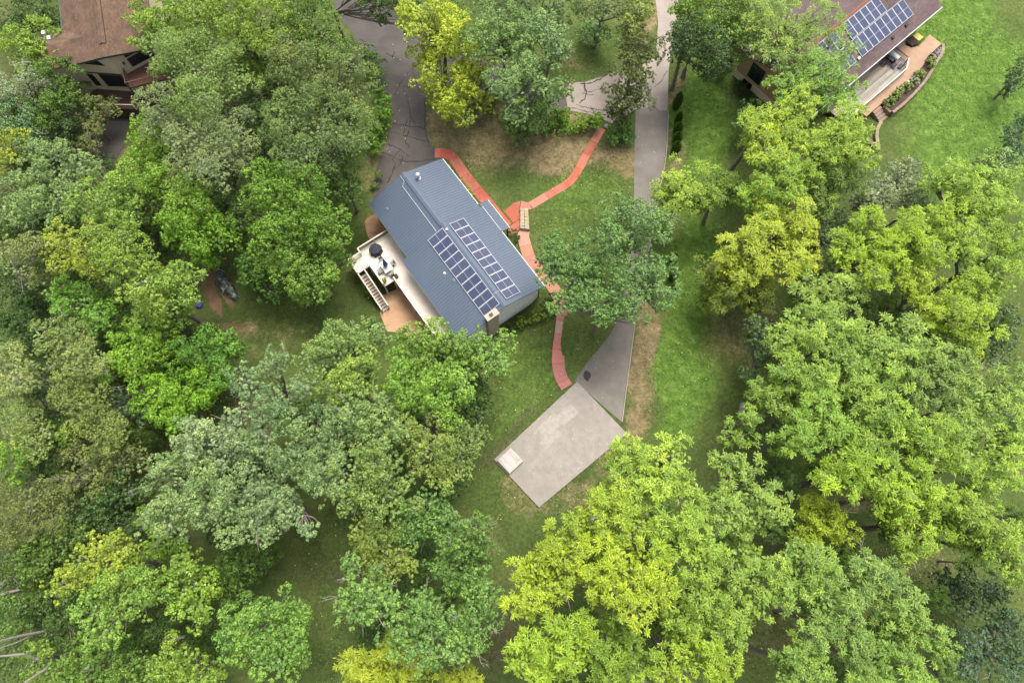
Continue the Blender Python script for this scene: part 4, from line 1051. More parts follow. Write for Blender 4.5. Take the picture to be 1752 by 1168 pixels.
for k, (px, py, r) in enumerate(((821, 200, .38), (1037, 217, .3), (1272, 697, .55), (1269, 705, .4))):
    q = Ug(px, py); rock('rock', q + Vector((0, 0, r * .2)), r, M['coloured'], ['pale boulder in the dry grass under the yellow tree', 'pale stone where the red walk meets the loop drive', 'grey boulder beside the mown strip right of the long drive', 'smaller grey boulder beside the mown strip right of the long drive'][k], 'rock', color=alb(176, 166, 158))

# ------------------------------------------------------------------ trees
NP_R = np.random.default_rng(11)
SPEC = {  # lobe radius range, tuft radius, leaves per tuft, leaf length, leaf width, star-shaped tufts, gap, squash
 'locust': dict(lr=(.6, 1.5), tr=.46, nl=27, ll=.44, lw=.082, star=1, gap=.15, sq=.9, dens=.66),
 'oak':    dict(lr=(.5, 1.3), tr=.33, nl=16, ll=.195, lw=.135, star=0, gap=.14, sq=.95, dens=1.0),
 'mid':    dict(lr=(.5, 1.4), tr=.35, nl=15, ll=.215, lw=.145, star=0, gap=.12, sq=.95, dens=.95),
 'elm':    dict(lr=(.6, 1.6), tr=.31, nl=14, ll=.17, lw=.118, star=0, gap=.14, sq=.85, dens=1.0),
 'sparse': dict(lr=(.6, 1.3), tr=.36, nl=14, ll=.18, lw=.11, star=0, gap=.16, sq=.9, dens=1.05),
 'shrub':  dict(lr=(.3, .6), tr=.24, nl=12, ll=.2, lw=.11, star=0, gap=.05, sq=.9, dens=1.1),
}
def unit(a): return a / np.maximum(np.linalg.norm(a, axis=1, keepdims=True), 1e-6)
def fib(n, rng):
    i = np.arange(n) + .5; z = 1 - 2 * i / n; ph = np.pi * (1 + 5 ** .5) * i + rng.uniform(0, 6.28)
    r = np.sqrt(1 - z * z); return np.stack([r * np.cos(ph), r * np.sin(ph), z], 1)
def leaves_for(blobs, sp, rng):
    """returns leaf centres, long axes, normals, lengths, widths, tint, and the lobe centres"""
    s = SPEC[sp]; LC, LR, LA, LT = [], [], [], []
    for cx, cy, cz, r in blobs:
        lo, hi = s['lr']; k = min(1.0, max(.45, r / 3.2)); lo, hi = lo * k, hi * k
        mean = (lo + hi) / 2
        n = max(5, int(2.0 * 4 * r * r / (math.pi * mean * mean) * .60))
        d = unit(fib(n, rng) + rng.normal(0, .22, (n, 3)))
        d = d[d[:, 2] > -.30]; d = d[rng.random(len(d)) > s['gap']]
        lr = rng.uniform(lo, hi, len(d))
        rad = (r - lr * .70) * rng.uniform(.60, 1.18, len(d))
        c = np.array([cx, cy, cz]) + d * rad[:, None] * np.array([1, 1, s['sq']])
        LC.append(c); LR.append(lr); LA.append(unit(d * .55 + np.array([0, 0, .75]))); LT.append(rng.normal(0, .10, len(d)))
    LC, LR, LA, LT = np.concatenate(LC), np.concatenate(LR), np.concatenate(LA), np.concatenate(LT)
    nt = np.maximum(4, (s['dens'] * 2.3 * LR ** 2 / s['tr'] ** 2).astype(int))
    idx = np.repeat(np.arange(len(LC)), nt); N = len(idx)
    d = unit(rng.normal(0, 1, (N, 3))); dt = np.sum(d * LA[idx], 1)
    d = np.where((dt < -.15)[:, None], d - 2 * dt[:, None] * LA[idx], d)
    tr = s['tr'] * rng.uniform(.6, 1.4, N) * np.clip(LR[idx] / 1.0, .5, 1.1)
    tc = LC[idx] + d * (LR[idx] * rng.uniform(.72, 1.04, N) - .45 * tr)[:, None] * np.array([1, 1, .8])
    ta = unit(d * .6 + np.array([0, 0, .7])); tt = LT[idx] + rng.normal(0, .10, N)
    nl = s['nl']; j = np.repeat(np.arange(N), nl); K = len(j)
    g = unit(rng.normal(0, 1, (K, 3))); gt = np.sum(g * ta[j], 1)
    g = np.where((gt < -.1)[:, None], g - 2 * gt[:, None] * ta[j], g)
    up = np.array([0, 0, 1.0])
    ln = s['ll'] * rng.uniform(.7, 1.25, K); wd = s['lw'] * rng.uniform(.75, 1.2, K)
    if s['star']:
        ax = unit(g * np.array([1, 1, .75]) + np.array([0, 0, -.02]))
        ln = ln * np.clip(tr[j] / .45, .6, 1.2)
        pos = tc[j] + ax * (ln * .52)[:, None] + rng.normal(0, .10, (K, 3))
        nrm = unit(up * .6 + g * .7 + rng.normal(0, .22, (K, 3)))
    else:
        pos = tc[j] + g * (tr[j] * rng.uniform(.45, 1.0, K))[:, None]
        ax = unit(np.cross(g, rng.normal(0, 1, (K, 3))))
        nrm = unit(g * .95 + up * .2 + rng.normal(0, .33, (K, 3)))
    nrm = unit(nrm - np.sum(nrm * ax, 1)[:, None] * ax)
    tint = np.clip(.5 + tt[j] + rng.normal(0, .12, K), 0, 1)
    return pos, ax, nrm, ln, wd, tint, LC
def leaf_mesh(name, data, droop=0.0):
    pos, ax, nrm, ln, wd, tint = data
    sd_ = np.cross(nrm, ax); K = len(pos); l2 = (ln / 2)[:, None]; w2 = (wd / 2)[:, None]
    fold = nrm * (wd * .16)[:, None]
    V = np.empty((K, 4, 3), np.float32)
    V[:, 0] = pos - ax * l2; V[:, 1] = pos + sd_ * w2 + fold + ax * l2 * .1
    V[:, 2] = pos + ax * l2 - np.array([0, 0, 1.0]) * (droop * ln)[:, None]; V[:, 3] = pos - sd_ * w2 + fold + ax * l2 * .1
    me = bpy.data.meshes.new(name)
    me.vertices.add(K * 4); me.vertices.foreach_set('co', V.ravel())
    me.loops.add(K * 4); me.loops.foreach_set('vertex_index', np.arange(K * 4, dtype=np.int32))
    me.polygons.add(K); me.polygons.foreach_set('loop_start', np.arange(0, K * 4, 4, dtype=np.int32))
    me.update(calc_edges=True)
    a = me.attributes.new('tint', 'FLOAT', 'FACE'); a.data.foreach_set('value', tint.astype(np.float32))
    me.materials.append(M['leaf']); return me
TRI = [0]
def bent(a, b, r0, r1, rng, n=4, sag=.12, seg=6):
    a, b = np.array(a), np.array(b); L_ = np.linalg.norm(b - a); o = rng.normal(0, sag * L_ * .5, 3); o[2] = abs(o[2]) * .6
    ts = np.linspace(0, 1, n + 1)
    pts = [a + (b - a) * t + o * math.sin(math.pi * t) for t in ts]
    return [tuple(p) for p in pts], [r0 + (r1 - r0) * t for t in ts]
def bare_twigs(mb, start, direc, length, rng, r=.05, depth=3):
    d = np.array(direc) / np.linalg.norm(direc)
    end = np.array(start) + d * length
    p, rr = bent(start, end, r, r * .45, rng, 3, .12); mb.tube(p, rr, 5, False)
    if depth == 0: return
    for k in range(3):
        t = rng.uniform(.35, 1.0); s_ = np.array(start) + d * length * t
        nd = d + rng.normal(0, .55, 3); bare_twigs(mb, tuple(s_), nd, length * rng.uniform(.4, .65), rng, r * .55, depth - 1)
def tree(sp, h, blobs, label, colour, name=None, cat='tree', group=None, bare=0, trunk=None, dens=1.0, bark='bark', limbs=6, dz=None):
    """blobs: (px, py, radius in photo pixels) of the crown's main masses; h: height of the crown's top above its ground"""
    rng = np.random.default_rng(abs(hash((int(blobs[0][0]), int(blobs[0][1]), len(label)))) % (2 ** 32))
    g0 = Ug(blobs[0][0], blobs[0][1]); B = []
    for i, (px, py, rp_) in enumerate(blobs):
        z = g0.z + h * .8; 
        for _ in range(2):
            c = U(px, py, z); depth = c.y * sT - (z - H) * cT; r = rp_ * depth / FPX * (1.0 if sp == 'shrub' else 1.17 if sp in ('locust', 'mid') else 1.11)
            z = Gf(c.x, c.y) + h - r * .78 - (0 if i == 0 else (i % 3) * .35)
            z = max(z, Gf(c.x, c.y) + r * .45)
        B.append((c.x, c.y, z, r))
    if sp != 'shrub' and sp != 'sparse':         # lower boughs
        B += [(b[0] + rng.normal(0, .25) * b[3], b[1] + rng.normal(0, .25) * b[3], max(b[2] - b[3] * rng.uniform(.8, 1.3), Gf(b[0], b[1]) + 1.5), b[3] * .72) for b in B[:2]]
    w = np.array([b[3] ** 2 for b in B]); cx = float(np.dot(w, [b[0] for b in B]) / w.sum()); cy = float(np.dot(w, [b[1] for b in B]) / w.sum())
    if trunk is not None: q = Ug(*trunk); cx, cy = q.x, q.y
    gz = Gf(cx, cy)
    nm = name or {'locust': 'locust_tree', 'oak': 'oak_tree', 'mid': 'maple_tree', 'elm': 'elm_tree', 'sparse': 'thin_tree', 'shrub': 'shrub'}[sp]
    t = thing(nm, label, cat, (cx, cy, gz), group)
    *data, LC = leaves_for(B, sp, rng)
    if dens < 1:
        keep = rng.random(len(data[0])) < dens; data = [d[keep] for d in data]
    if sp != 'shrub':                      # oversized filler leaves, added inside the crown to block light
        tot = sum(int(30 * b[3] ** 2) for b in B); src = rng.choice(len(B), tot, p=w / w.sum())
        bc = np.array([b[:3] for b in B])[src]; br = np.array([b[3] for b in B])[src]
        g = unit(rng.normal(0, 1, (tot, 3))) * (rng.random(tot) ** .5)[:, None]
        pos = bc + g * br[:, None] * np.array([.7, .7, .42]) - np.array([0, 0, .2]) * br[:, None]
        ax = unit(rng.normal(0, 1, (tot, 3)) * np.array([1, 1, .4])); nn = unit(np.array([0, 0, 1.0]) + rng.normal(0, .5, (tot, 3))); nn = unit(nn - np.sum(nn * ax, 1)[:, None] * ax)
        f = rng.random(tot) < dens
        ex = [pos[f], ax[f], nn[f], rng.uniform(.3, .5, tot)[f], rng.uniform(.2, .3, tot)[f], np.clip(rng.normal(.45, .12, tot), 0, 1)[f]]
        data = [np.concatenate([a, b]) for a, b in zip(data, ex)]
    data[0] = data[0] - np.array([cx, cy, gz])
    TRI[0] += 2 * len(data[0])
    me = leaf_mesh('crown', data, .22 if SPEC[sp]['star'] else 0.05)
    o = bpy.data.objects.new('crown', me); o.parent = t; COL.objects.link(o)
    o.color = leafcol(*colour)
    mb = MB(); zc = float(np.mean([b[2] for b in B])); R_ = max(b[3] for b in B)
    if sp == 'shrub':
        for k in range(4):
            q = LC[int(rng.integers(len(LC)))]; p, rr = bent((cx + rng.normal(0, .06), cy + rng.normal(0, .06), gz - .1), q, .025, .01, rng, 3, .05); mb.tube(p, rr, 5)
        part('stem', mb.vf, M[bark], t); return t
    tr = .08 + .02 * R_ + .006 * h
    fork = gz + (zc - gz) * .62
    lean = rng.normal(0, .25, 2)
    p, rr = bent((cx, cy, gz - .3), (cx + lean[0], cy + lean[1], fork), tr * 1.25, tr * .8, rng, 4, .03); rr[0] *= 1.3; mb.tube(p, rr, 8)
    top = np.array(p[-1])
    for b in B:
        m_ = np.array([b[0], b[1], b[2] + b[3] * .05]); p, rr = bent(top, m_, tr * .7, tr * .35, rng, 4, .1); mb.tube(p, rr, 6)
        near = LC[np.linalg.norm(LC - np.array(b[:3]), axis=1) < b[3] * 1.15]
        for k in rng.choice(len(near), min(limbs, len(near)), replace=False):
            st_ = np.array(p[int(rng.integers(1, 4))]); p2, r2 = bent(st_, near[k], tr * .34, .02, rng, 4, .12); mb.tube(p2, r2, 5)
    part('trunk', mb.vf, M[bark], t)
    few = 4 if sp in ('oak', 'elm') else 1 if sp == 'locust' else 0
    if bare + few:
        mb = MB()
        for k in range(bare + few):
            q = LC[int(rng.integers(len(LC)))]; c = np.array(B[0][:3]); d = unit((q - c + np.array([0, 0, .2]))[None])[0]
            bare_twigs(mb, tuple(q - d * .3), d + rng.normal(0, .3, 3), rng.uniform(.9, 1.7), rng, .032, 2 if k < bare else 1)
        part('bare_branch', mb.vf, M['pale_bark'], t, kind='stuff')
    return t
LOC, LOCG, GOLD, LGR = (166, 192, 58), (140, 178, 66), (196, 204, 64), (152, 182, 84)
OAK, OAKP, ELM, MID, MIDY, DRK, OLV = (126, 164, 94), (148, 174, 116), (136, 164, 88), (104, 152, 56), (142, 174, 72), (72, 104, 60), (118, 124, 74)
W_ = 'trees of the wood left of the house'; E_ = 'yellow-green trees right of the long drive'; N_ = 'trees along the top of the photo'; C_ = 'trees below the grey-roofed house'
TREES = [
 # --- upper left, around the brown-shingled house
 ('mid', 10, [(44, 88, 44), (70, 58, 30), (78, 100, 26)], 'yellow-green bushy tree against the left side of the brown roof', MIDY, W_, {}),
 ('mid', 9, [(24, 18, 46), (72, 14, 30)], 'dark green tree in the top left corner of the photo', (84, 118, 60), W_, {}),
 ('elm', 12, [(10, 158, 38), (42, 128, 24)], 'silvery half-dead tree with white twigs at the left edge', (160, 172, 142), W_, dict(bare=7, dens=.7)),
 ('mid', 10, [(96, 148, 42), (72, 190, 36)], 'deep green tree just below left of the beige prow-front walls', (96, 136, 54), W_, {}),
 ('oak', 11, [(20, 208, 44), (50, 246, 30)], 'blue-green tree at the left edge below the silvery half-dead tree', (116, 154, 112), W_, {}),
 ('mid', 8, [(92, 232, 38), (112, 200, 24), (68, 262, 26)], 'darkest green tree between the blue-green tree and the sparse brownish tree', DRK, W_, {}),
 ('sparse', 6, [(162, 196, 36), (146, 236, 30), (190, 186, 20)], 'sparse brownish tree in front of the beige prow-front house', (140, 140, 84), W_, dict(bare=3)),
 ('mid', 11, [(10, 256, 32), (36, 236, 18)], 'small bright yellow tree at the left edge', (178, 186, 66), W_, {}),
 ('oak', 12, [(112, 296, 52), (64, 300, 34), (148, 286, 24)], 'pale blue-green rounded tree at the lower end of the dark paved court', OAKP, W_, {}),
 ('oak', 13, [(40, 345, 52), (96, 350, 46)], 'pale green tree at the left edge under the small bright yellow tree', (140, 172, 108), W_, {}),
 ('mid', 13, [(175, 345, 50), (222, 322, 40), (215, 370, 34)], 'light green tree in the wood below the pale blue-green rounded tree', (138, 176, 80), W_, {}),
 ('mid', 12, [(258, 228, 34), (232, 262, 32), (268, 268, 30)], 'bright green tree on the right side of the dark paved court', (124, 170, 50), W_, {}),
 ('elm', 15, [(330, 110, 66), (282, 84, 44), (388, 130, 52), (336, 176, 50)], 'big olive-grey tree covering the right side of the brown roof', ELM, W_, dict(bare=2)),
 ('elm', 15, [(330, 235, 66), (272, 190, 42), (395, 245, 56), (360, 290, 40)], 'big grey-green tree with bare pale twigs right of the dark paved court', (146, 162, 112), W_, dict(bare=6)),
 ('mid', 13, [(258, 48, 38), (292, 30, 40), (236, 24, 22)], 'yellow-green tree overhanging the right end of the brown roof', MIDY, W_, {}),
 ('mid', 14, [(392, 40, 58), (452, 50, 50), (345, 16, 40)], 'broad yellow-green tree at the top between the brown roof and the asphalt drive', (138, 166, 66), W_, {}),
 ('elm', 14, [(540, 135, 62), (490, 110, 46), (596, 150, 48), (602, 104, 30)], 'olive-grey tree left of the cracked asphalt drive', (130, 148, 88), W_, {}),
 ('elm', 15, [(545, 222, 66), (490, 200, 50), (604, 228, 46), (510, 268, 40)], 'dense grey-green tree between the cracked asphalt drive and the olive twins', (116, 142, 82), W_, {}),
 ('mid', 13, [(545, 50, 48), (500, 20, 40), (568, 92, 32)], 'mid green tree whose crown overhangs the upper end of the asphalt drive', (108, 142, 62), W_, {}),
 ('mid', 9, [(450, 150, 36), (440, 200, 28)], 'shaded dark tree in the gap between the two olive-grey crowns', (86, 112, 56), W_, {}),
 ('mid', 12, [(300, 322, 50), (252, 312, 36), (330, 358, 40)], 'fresh green tree below the big grey-green tree with bare twigs', (128, 172, 62), W_, {}),
 ('mid', 9, [(376, 330, 40), (400, 372, 34)], 'shaded deep green tree left of the big bright green tree near the deck', (84, 120, 58), W_, {}),
 ('mid', 11, [(336, 398, 46), (300, 388, 34), (384, 402, 34)], 'bright green tree overhanging the top of the dirt track', (118, 172, 50), W_, {}),
 ('mid', 14, [(515, 345, 62), (462, 322, 50), (556, 385, 48), (490, 400, 52)], 'big bright green tree at the near edge of the wood beside the deck', (112, 160, 56), W_, {}),
 ('mid', 12, [(530, 470, 50), (556, 420, 36), (500, 440, 38)], 'green tree with drooping sprays just below the big bright green tree', (122, 164, 70), W_, {}),
 ('mid', 7, [(446, 478, 32), (436, 442, 28), (468, 502, 22)], 'low leafy green tree beside the camouflage tarp', (94, 146, 62), W_, {}),
 ('mid', 8, [(600, 330, 22), (588, 300, 24)], 'narrow dark green tree by the corner where the asphalt drive meets the house', (88, 128, 56), W_, {}),
 # --- left middle
 ('mid', 13, [(136, 432, 42), (100, 410, 32), (166, 400, 26)], 'yellow-tinged tree left of the shaded hollow in the wood', (166, 182, 70), W_, {}),
 ('mid', 14, [(215, 450, 52), (178, 416, 36), (258, 486, 46)], 'olive-tinted tree right of the yellow-tinged tree in the wood', (144, 172, 74), W_, {}),
 ('mid', 12, [(288, 502, 44), (308, 466, 24), (252, 530, 34)], 'light green tree beside the small blue tarp bundle', (142, 180, 78), W_, {}),
 ('elm', 13, [(20, 440, 38), (52, 416, 26)], 'thin olive tree with leaning bare trunk at the left edge', (146, 160, 96), W_, dict(bare=5, bark='pale_bark', dens=.8, trunk=(92, 522))),
 ('mid', 10, [(138, 520, 42), (166, 545, 30), (112, 500, 26)], 'vivid green tree above the olive-grey tree in the left wood', (116, 174, 70), W_, {}),
 ('elm', 13, [(112, 596, 54), (150, 620, 38), (80, 575, 30)], 'olive-grey tree with a dark trunk in the left wood', (152, 170, 100), W_, dict(bare=2)),
 ('elm', 14, [(14, 628, 42), (36, 655, 26)], 'olive-grey tree at the left edge with a leaning trunk below it', (158, 174, 108), W_, dict(bark='pale_bark', trunk=(85, 655), bare=2)),
 ('mid', 11, [(248, 592, 54), (222, 625, 36), (282, 570, 34)], 'vivid yellow-green tree in the middle of the left wood', (132, 182, 56), W_, {}),
 ('mid', 10, [(345, 602, 50), (386, 585, 28), (372, 640, 36)], 'leafy green tree at the lower end of the dirt track', (98, 158, 60), W_, {}),
 ('mid', 10, [(285, 690, 46), (262, 668, 30), (340, 668, 40), (306, 722, 26)], 'sunlit green tree above the grey-green oak with pale leaf tops', (128, 186, 56), W_, {}),
 ('oak', 8, [(222, 682, 32), (240, 706, 24)], 'small bluish-green tree among the olive trees of the left wood', (104, 130, 96), W_, {}),
 ('elm', 12, [(148, 692, 52), (185, 738, 42), (118, 668, 30)], 'broad olive tree right of the pale left-edge trees', (140, 158, 84), W_, dict(bare=2)),
 ('elm', 12, [(32, 720, 48), (62, 752, 32)], 'pale olive tree at the left edge level with the oak crowns', (150, 168, 98), W_, {}),
 ('mid', 9, [(36, 778, 46), (88, 748, 32)], 'bright leafy tree at the left edge below the pale olive tree', (120, 172, 62), W_, {}),
 ('sparse', 9, [(150, 800, 56), (212, 776, 44), (100, 822, 36)], 'brownish thin-leaved tree in the lower left wood', (138, 148, 88), W_, dict(bare=3)),
 ('sparse', 9, [(50, 858, 54), (92, 888, 40), (22, 900, 34)], 'dull olive-brown tree at the left edge with reddish scrub below', (132, 134, 76), W_, dict(bare=2)),
 ('mid', 7, [(180, 858, 40), (216, 836, 30), (150, 880, 28)], 'dark leafy tree between the brownish trees and the pale grey-green oak', (78, 116, 62), W_, {}),
 ('mid', 6, [(28, 1052, 34), (50, 1030, 22)], 'low thicket tree at the left edge just above the long straight grey limb', (96, 136, 60), W_, {}),
 ('mid', 5, [(22, 945, 32), (40, 975, 22)], 'low brushy tree at the left edge above the pale logs', (100, 128, 62), W_, {}),
 ('mid', 6, [(130, 1030, 26), (128, 1000, 22)], 'dark low tree left of the broad light green tree', (84, 122, 56), W_, {}),
 ('mid', 6, [(30, 480, 34), (52, 510, 28)], 'dark low tree under the leaning bare trunk at the left edge', (74, 112, 56), W_, {}),
 ('mid', 6, [(44, 570, 26), (30, 548, 26)], 'dark low tree at the left edge between two leaning trunks', (72, 108, 56), W_, {}),
 # --- oaks, bottom centre-left
 ('oak', 16, [(372, 762, 60), (330, 742, 34), (402, 716, 30)], 'pale silvery-green oak crown just right of the sunlit green tree', (158, 180, 138), C_, dict(bare=1)),
 ('oak', 16, [(330, 838, 66), (290, 800, 42), (282, 890, 40), (380, 880, 52)], 'large pale grey-green oak in the lower left with white-tipped leaves', OAKP, C_, dict(bare=3)),
 ('oak', 16, [(432, 840, 60), (470, 872, 42), (500, 880, 26), (528, 906, 18), (440, 898, 34)], 'grey-green oak with a long bough reaching over the lawn gap', (142, 168, 120), C_, dict(bare=2)),
 ('oak', 17, [(470, 690, 40), (420, 652, 36), (445, 745, 40), (472, 620, 30), (510, 660, 32)], 'airy grey-green oak with gaps showing brown soil beneath', (134, 164, 114), C_, dict(bare=3)),
 ('oak', 17, [(545, 760, 58), (498, 788, 44), (590, 735, 42), (560, 820, 44)], 'grey-green oak in the middle of the lower cluster', (138, 166, 112), C_, dict(bare=2)),
 ('elm', 15, [(580, 588, 48), (625, 572, 34), (540, 610, 34)], 'soft olive-green tree left of the tan patio', (142, 172, 98), C_, {}),
 ('mid', 16, [(610, 648, 44), (570, 660, 34), (628, 620, 30)], 'light yellowish-green tree between the olive-green tree and the bright tree below the house', (150, 178, 88), C_, dict(bare=1)),
 ('mid', 16, [(725, 592, 42), (765, 612, 44), (700, 610, 32)], 'bright green tree overhanging the lower corner of the grey steel roof', (134, 172, 76), C_, {}),
 ('mid', 16, [(832, 598, 40), (798, 600, 38), (866, 584, 20), (850, 622, 28)], 'bright green tree at the chimney end of the grey-roofed house', (128, 170, 80), C_, {}),
 ('mid', 17, [(712, 668, 54), (690, 640, 40), (752, 686, 46), (785, 650, 40)], 'large bright green tree below the grey-roofed house', (128, 176, 70), C_, {}),
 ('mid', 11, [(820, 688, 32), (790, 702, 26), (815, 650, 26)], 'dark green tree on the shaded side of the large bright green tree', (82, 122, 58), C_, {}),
 ('oak', 17, [(650, 738, 52), (612, 700, 34), (655, 690, 30)], 'grey-green tree with fine bare twigs below the light yellowish-green tree', (138, 168, 102), C_, dict(bare=3)),
 ('elm', 16, [(735, 768, 50), (700, 740, 36), (760, 810, 40)], 'olive-green tree above the bare soil patch', (146, 166, 86), C_, dict(bare=2)),
 ('elm', 14, [(800, 752, 34), (782, 728, 28), (788, 790, 28)], 'olive tree nearest the left corner of the concrete pad', (134, 156, 84), C_, {}),
 ('oak', 17, [(620, 820, 54), (668, 850, 48), (590, 858, 34), (650, 800, 34)], 'mottled olive oak in the middle of the lower cluster', (134, 160, 86), C_, dict(bare=1)),
 ('oak', 15, [(735, 872, 46), (700, 900, 40), (770, 900, 36)], 'dense mid-green oak below the olive trees', (108, 156, 82), C_, {}),
 ('elm', 15, [(660, 945, 50), (628, 912, 36), (690, 965, 34)], 'yellowish olive tree on the left side of the lower oaks', (146, 166, 78), C_, {}),
 ('oak', 15, [(775, 965, 52), (815, 935, 34), (800, 1000, 36), (815, 900, 28)], 'deep green oak beside the big yellow-green trees', (106, 150, 72), C_, {}),
 ('oak', 16, [(628, 1012, 44), (602, 965, 24), (604, 1040, 34), (660, 1030, 36)], 'pale green oak whose left boughs hang over the lawn', (128, 172, 92), C_, dict(bare=3)),
 ('oak', 16, [(725, 1050, 50), (690, 1085, 40), (760, 1088, 44), (735, 1118, 34)], 'blue-green oak with scalloped boughs near the bottom edge', (122, 168, 90), C_, dict(bare=1)),
 ('oak', 16, [(815, 1055, 48), (825, 1010, 34), (800, 1095, 36)], 'blue-green oak nearest the gap before the big yellow-green trees', (124, 168, 88), C_, dict(bare=2)),
 ('locust', 13, [(655, 1140, 48), (620, 1160, 40), (705, 1155, 40), (688, 1110, 28)], 'bright yellow tree at the bottom edge below the blue-green oaks', (176, 190, 50), C_, {}),
 ('locust', 11, [(796, 1160, 24), (780, 1180, 30)], 'small yellow tree cut by the bottom edge right of the bright yellow tree', (172, 186, 54), C_, {}),
 # --- bottom left
 ('mid', 13, [(178, 940, 34), (148, 970, 34), (212, 960, 36), (106, 996, 28)], 'yellow-topped tree in the lower left', (170, 188, 72), W_, {}),
 ('mid', 13, [(205, 1020, 54), (165, 1040, 38), (248, 1010, 40), (180, 1075, 34)], 'broad light green tree below the yellow-topped tree', (138, 178, 82), W_, {}),
 ('mid', 12, [(326, 1005, 46), (312, 965, 30), (340, 1042, 30)], 'light green tree with lace-like edge right of the yellow-topped tree', (142, 182, 72), W_, {}),
 ('mid', 8, [(400, 975, 40), (440, 960, 30), (386, 1015, 30)], 'shaded green tree below the oak bough over the lawn gap', (92, 132, 54), W_, {}),
 ('mid', 13, [(455, 1070, 58), (412, 1085, 40), (490, 1050, 40), (470, 1125, 44), (510, 1095, 28)], 'round green tree standing at the edge of the lawn, bottom left', (122, 172, 80), W_, {}),
 ('mid', 10, [(305, 1140, 44), (340, 1165, 36), (268, 1160, 30)], 'light green tree at the bottom edge left of the round green tree', (146, 178, 74), W_, {}),
 ('mid', 9, [(180, 1115, 46), (225, 1140, 36), (140, 1150, 34)], 'mid green tree at the bottom left among bare grey limbs', (112, 154, 64), W_, {}),
 ('mid', 8, [(95, 1148, 38), (60, 1120, 26)], 'leafy tree in the bottom left corner under the grey limbs', (128, 164, 68), W_, {}),
 ('mid', 7, [(100, 1050, 40), (70, 1020, 34), (130, 1085, 30)], 'low dark thicket tree above the bare grey limbs', (84, 118, 56), W_, {}),
 ('mid', 8, [(60, 960, 36), (100, 930, 30), (130, 905, 26)], 'rough green tree beside the fallen pale logs', (104, 140, 60), W_, {}),
 ('mid', 9, [(270, 930, 34), (258, 890, 26)], 'green tree tucked against the left side of the large pale oak', (122, 164, 62), W_, {}),
 # --- top centre
 ('mid', 14, [(742, 38, 50), (770, 62, 40), (712, 22, 36), (704, 48, 22)], 'golden yellow tree at the top beside the asphalt drive', (200, 206, 70), N_, {}),
 ('mid', 12, [(655, -6, 30), (690, 2, 26), (618, -10, 24)], 'dark tree overhanging the top end of the asphalt drive', (88, 120, 58), N_, dict(trunk=(594, 78))),
 ('mid', 10, [(745, 128, 40), (770, 165, 42), (800, 120, 34), (735, 85, 34)], 'golden-green tree below the golden yellow tree', (186, 198, 66), N_, {}),
 ('mid', 8, [(802, 158, 34), (818, 112, 28), (795, 196, 22)], 'olive-gold tree on the shaded side of the golden-green tree', (150, 168, 60), N_, {}),
 ('oak', 14, [(845, 35, 46), (888, 58, 44), (822, 72, 32)], 'blue-green oak at the top right of the golden yellow tree', (130, 166, 100), N_, {}),
 ('oak', 14, [(900, 108, 44), (870, 142, 40), (938, 146, 30)], 'blue-green oak over the loop of the asphalt drive', (136, 170, 106), N_, {}),
 ('oak', 15, [(942, 58, 32), (962, 86, 20), (925, 40, 30)], 'pale oak bough over the round lawn inside the drive loop', (140, 172, 118), N_, dict(bare=2)),
 ('oak', 8, [(892, 182, 40), (930, 172, 30), (964, 154, 22)], 'oak crown hanging over the dry lawn above the red walk', (122, 160, 90), N_, {}),
 ('mid', 12, [(905, 12, 36), (950, 6, 34), (860, 0, 30)], 'dark green tree on the top edge over the blue-green oaks', (92, 124, 68), N_, {}),
 ('mid', 5, [(1022, 42, 25), (1030, 60, 15)], 'small rounded bluish tree on the round lawn', (124, 166, 104), N_, {}),
 ('sparse', 9, [(1000, 10, 30), (1040, 8, 28), (1070, 20, 20)], 'thin grey-twigged tree on the top edge', (120, 136, 84), N_, dict(bare=6)),
 ('elm', 11, [(1088, 70, 34), (1108, 90, 30), (1078, 42, 22), (1068, 112, 24), (1094, 122, 26)], 'dark olive tree between the two drives', (110, 122, 64), N_, {}),
 ('elm', 9, [(1072, 150, 36), (1056, 172, 24), (1094, 168, 24)], 'dark olive tree standing where the loop meets the long drive', (96, 110, 58), N_, {}),
 ('mid', 12, [(1094, 14, 26), (1082, 38, 20)], 'small yellow-green tree on the top edge by the pale drive', (150, 168, 84), N_, {}),
 ('mid', 13, [(1196, 22, 44), (1228, 46, 36), (1176, 8, 28)], 'fresh green tree on the top edge right of the pale drive', (126, 164, 66), N_, {}),
 ('mid', 13, [(1185, 70, 42), (1222, 88, 34), (1160, 78, 26)], 'dark green tree with leaning trunk beside the pale drive', (74, 106, 58), N_, dict(trunk=(1150, 152))),
 ('mid', 12, [(1262, 30, 40), (1285, 62, 28), (1240, 6, 30)], 'mid green tree above the gutter of the purple-brown roof', (118, 150, 66), N_, {}),
 ('locust', 14, [(1345, 42, 50), (1395, 36, 42), (1320, 76, 36), (1300, 28, 36)], 'airy light green tree leaning over the purple-brown roof', (150, 176, 84), N_, dict(dens=.7)),
 ('locust', 13, [(1395, 88, 40), (1440, 82, 34), (1352, 108, 36)], 'thin see-through tree over the solar panels of the purple-brown roof', (140, 172, 84), N_, dict(dens=.55)),
 ('locust', 14, [(1395, 145, 44), (1440, 150, 36), (1350, 150, 32)], 'green locust at the lower edge of the purple-brown roof', (126, 172, 70), N_, {}),
 ('mid', 6, [(1282, 196, 24), (1300, 214, 22), (1268, 210, 16)], 'small grey-green tree below the windowed cream wall', (116, 156, 96), N_, {}),
 ('oak', 7, [(1742, 225, 34), (1736, 260, 24)], 'dark blue-green tree on the right edge of the bright lawn', (92, 128, 92), N_, {}),
 ('oak', 6, [(1742, 140, 20), (1748, 115, 18)], 'small dark tree on the right edge higher up the bright lawn', (88, 122, 74), N_, {}),
 # --- right
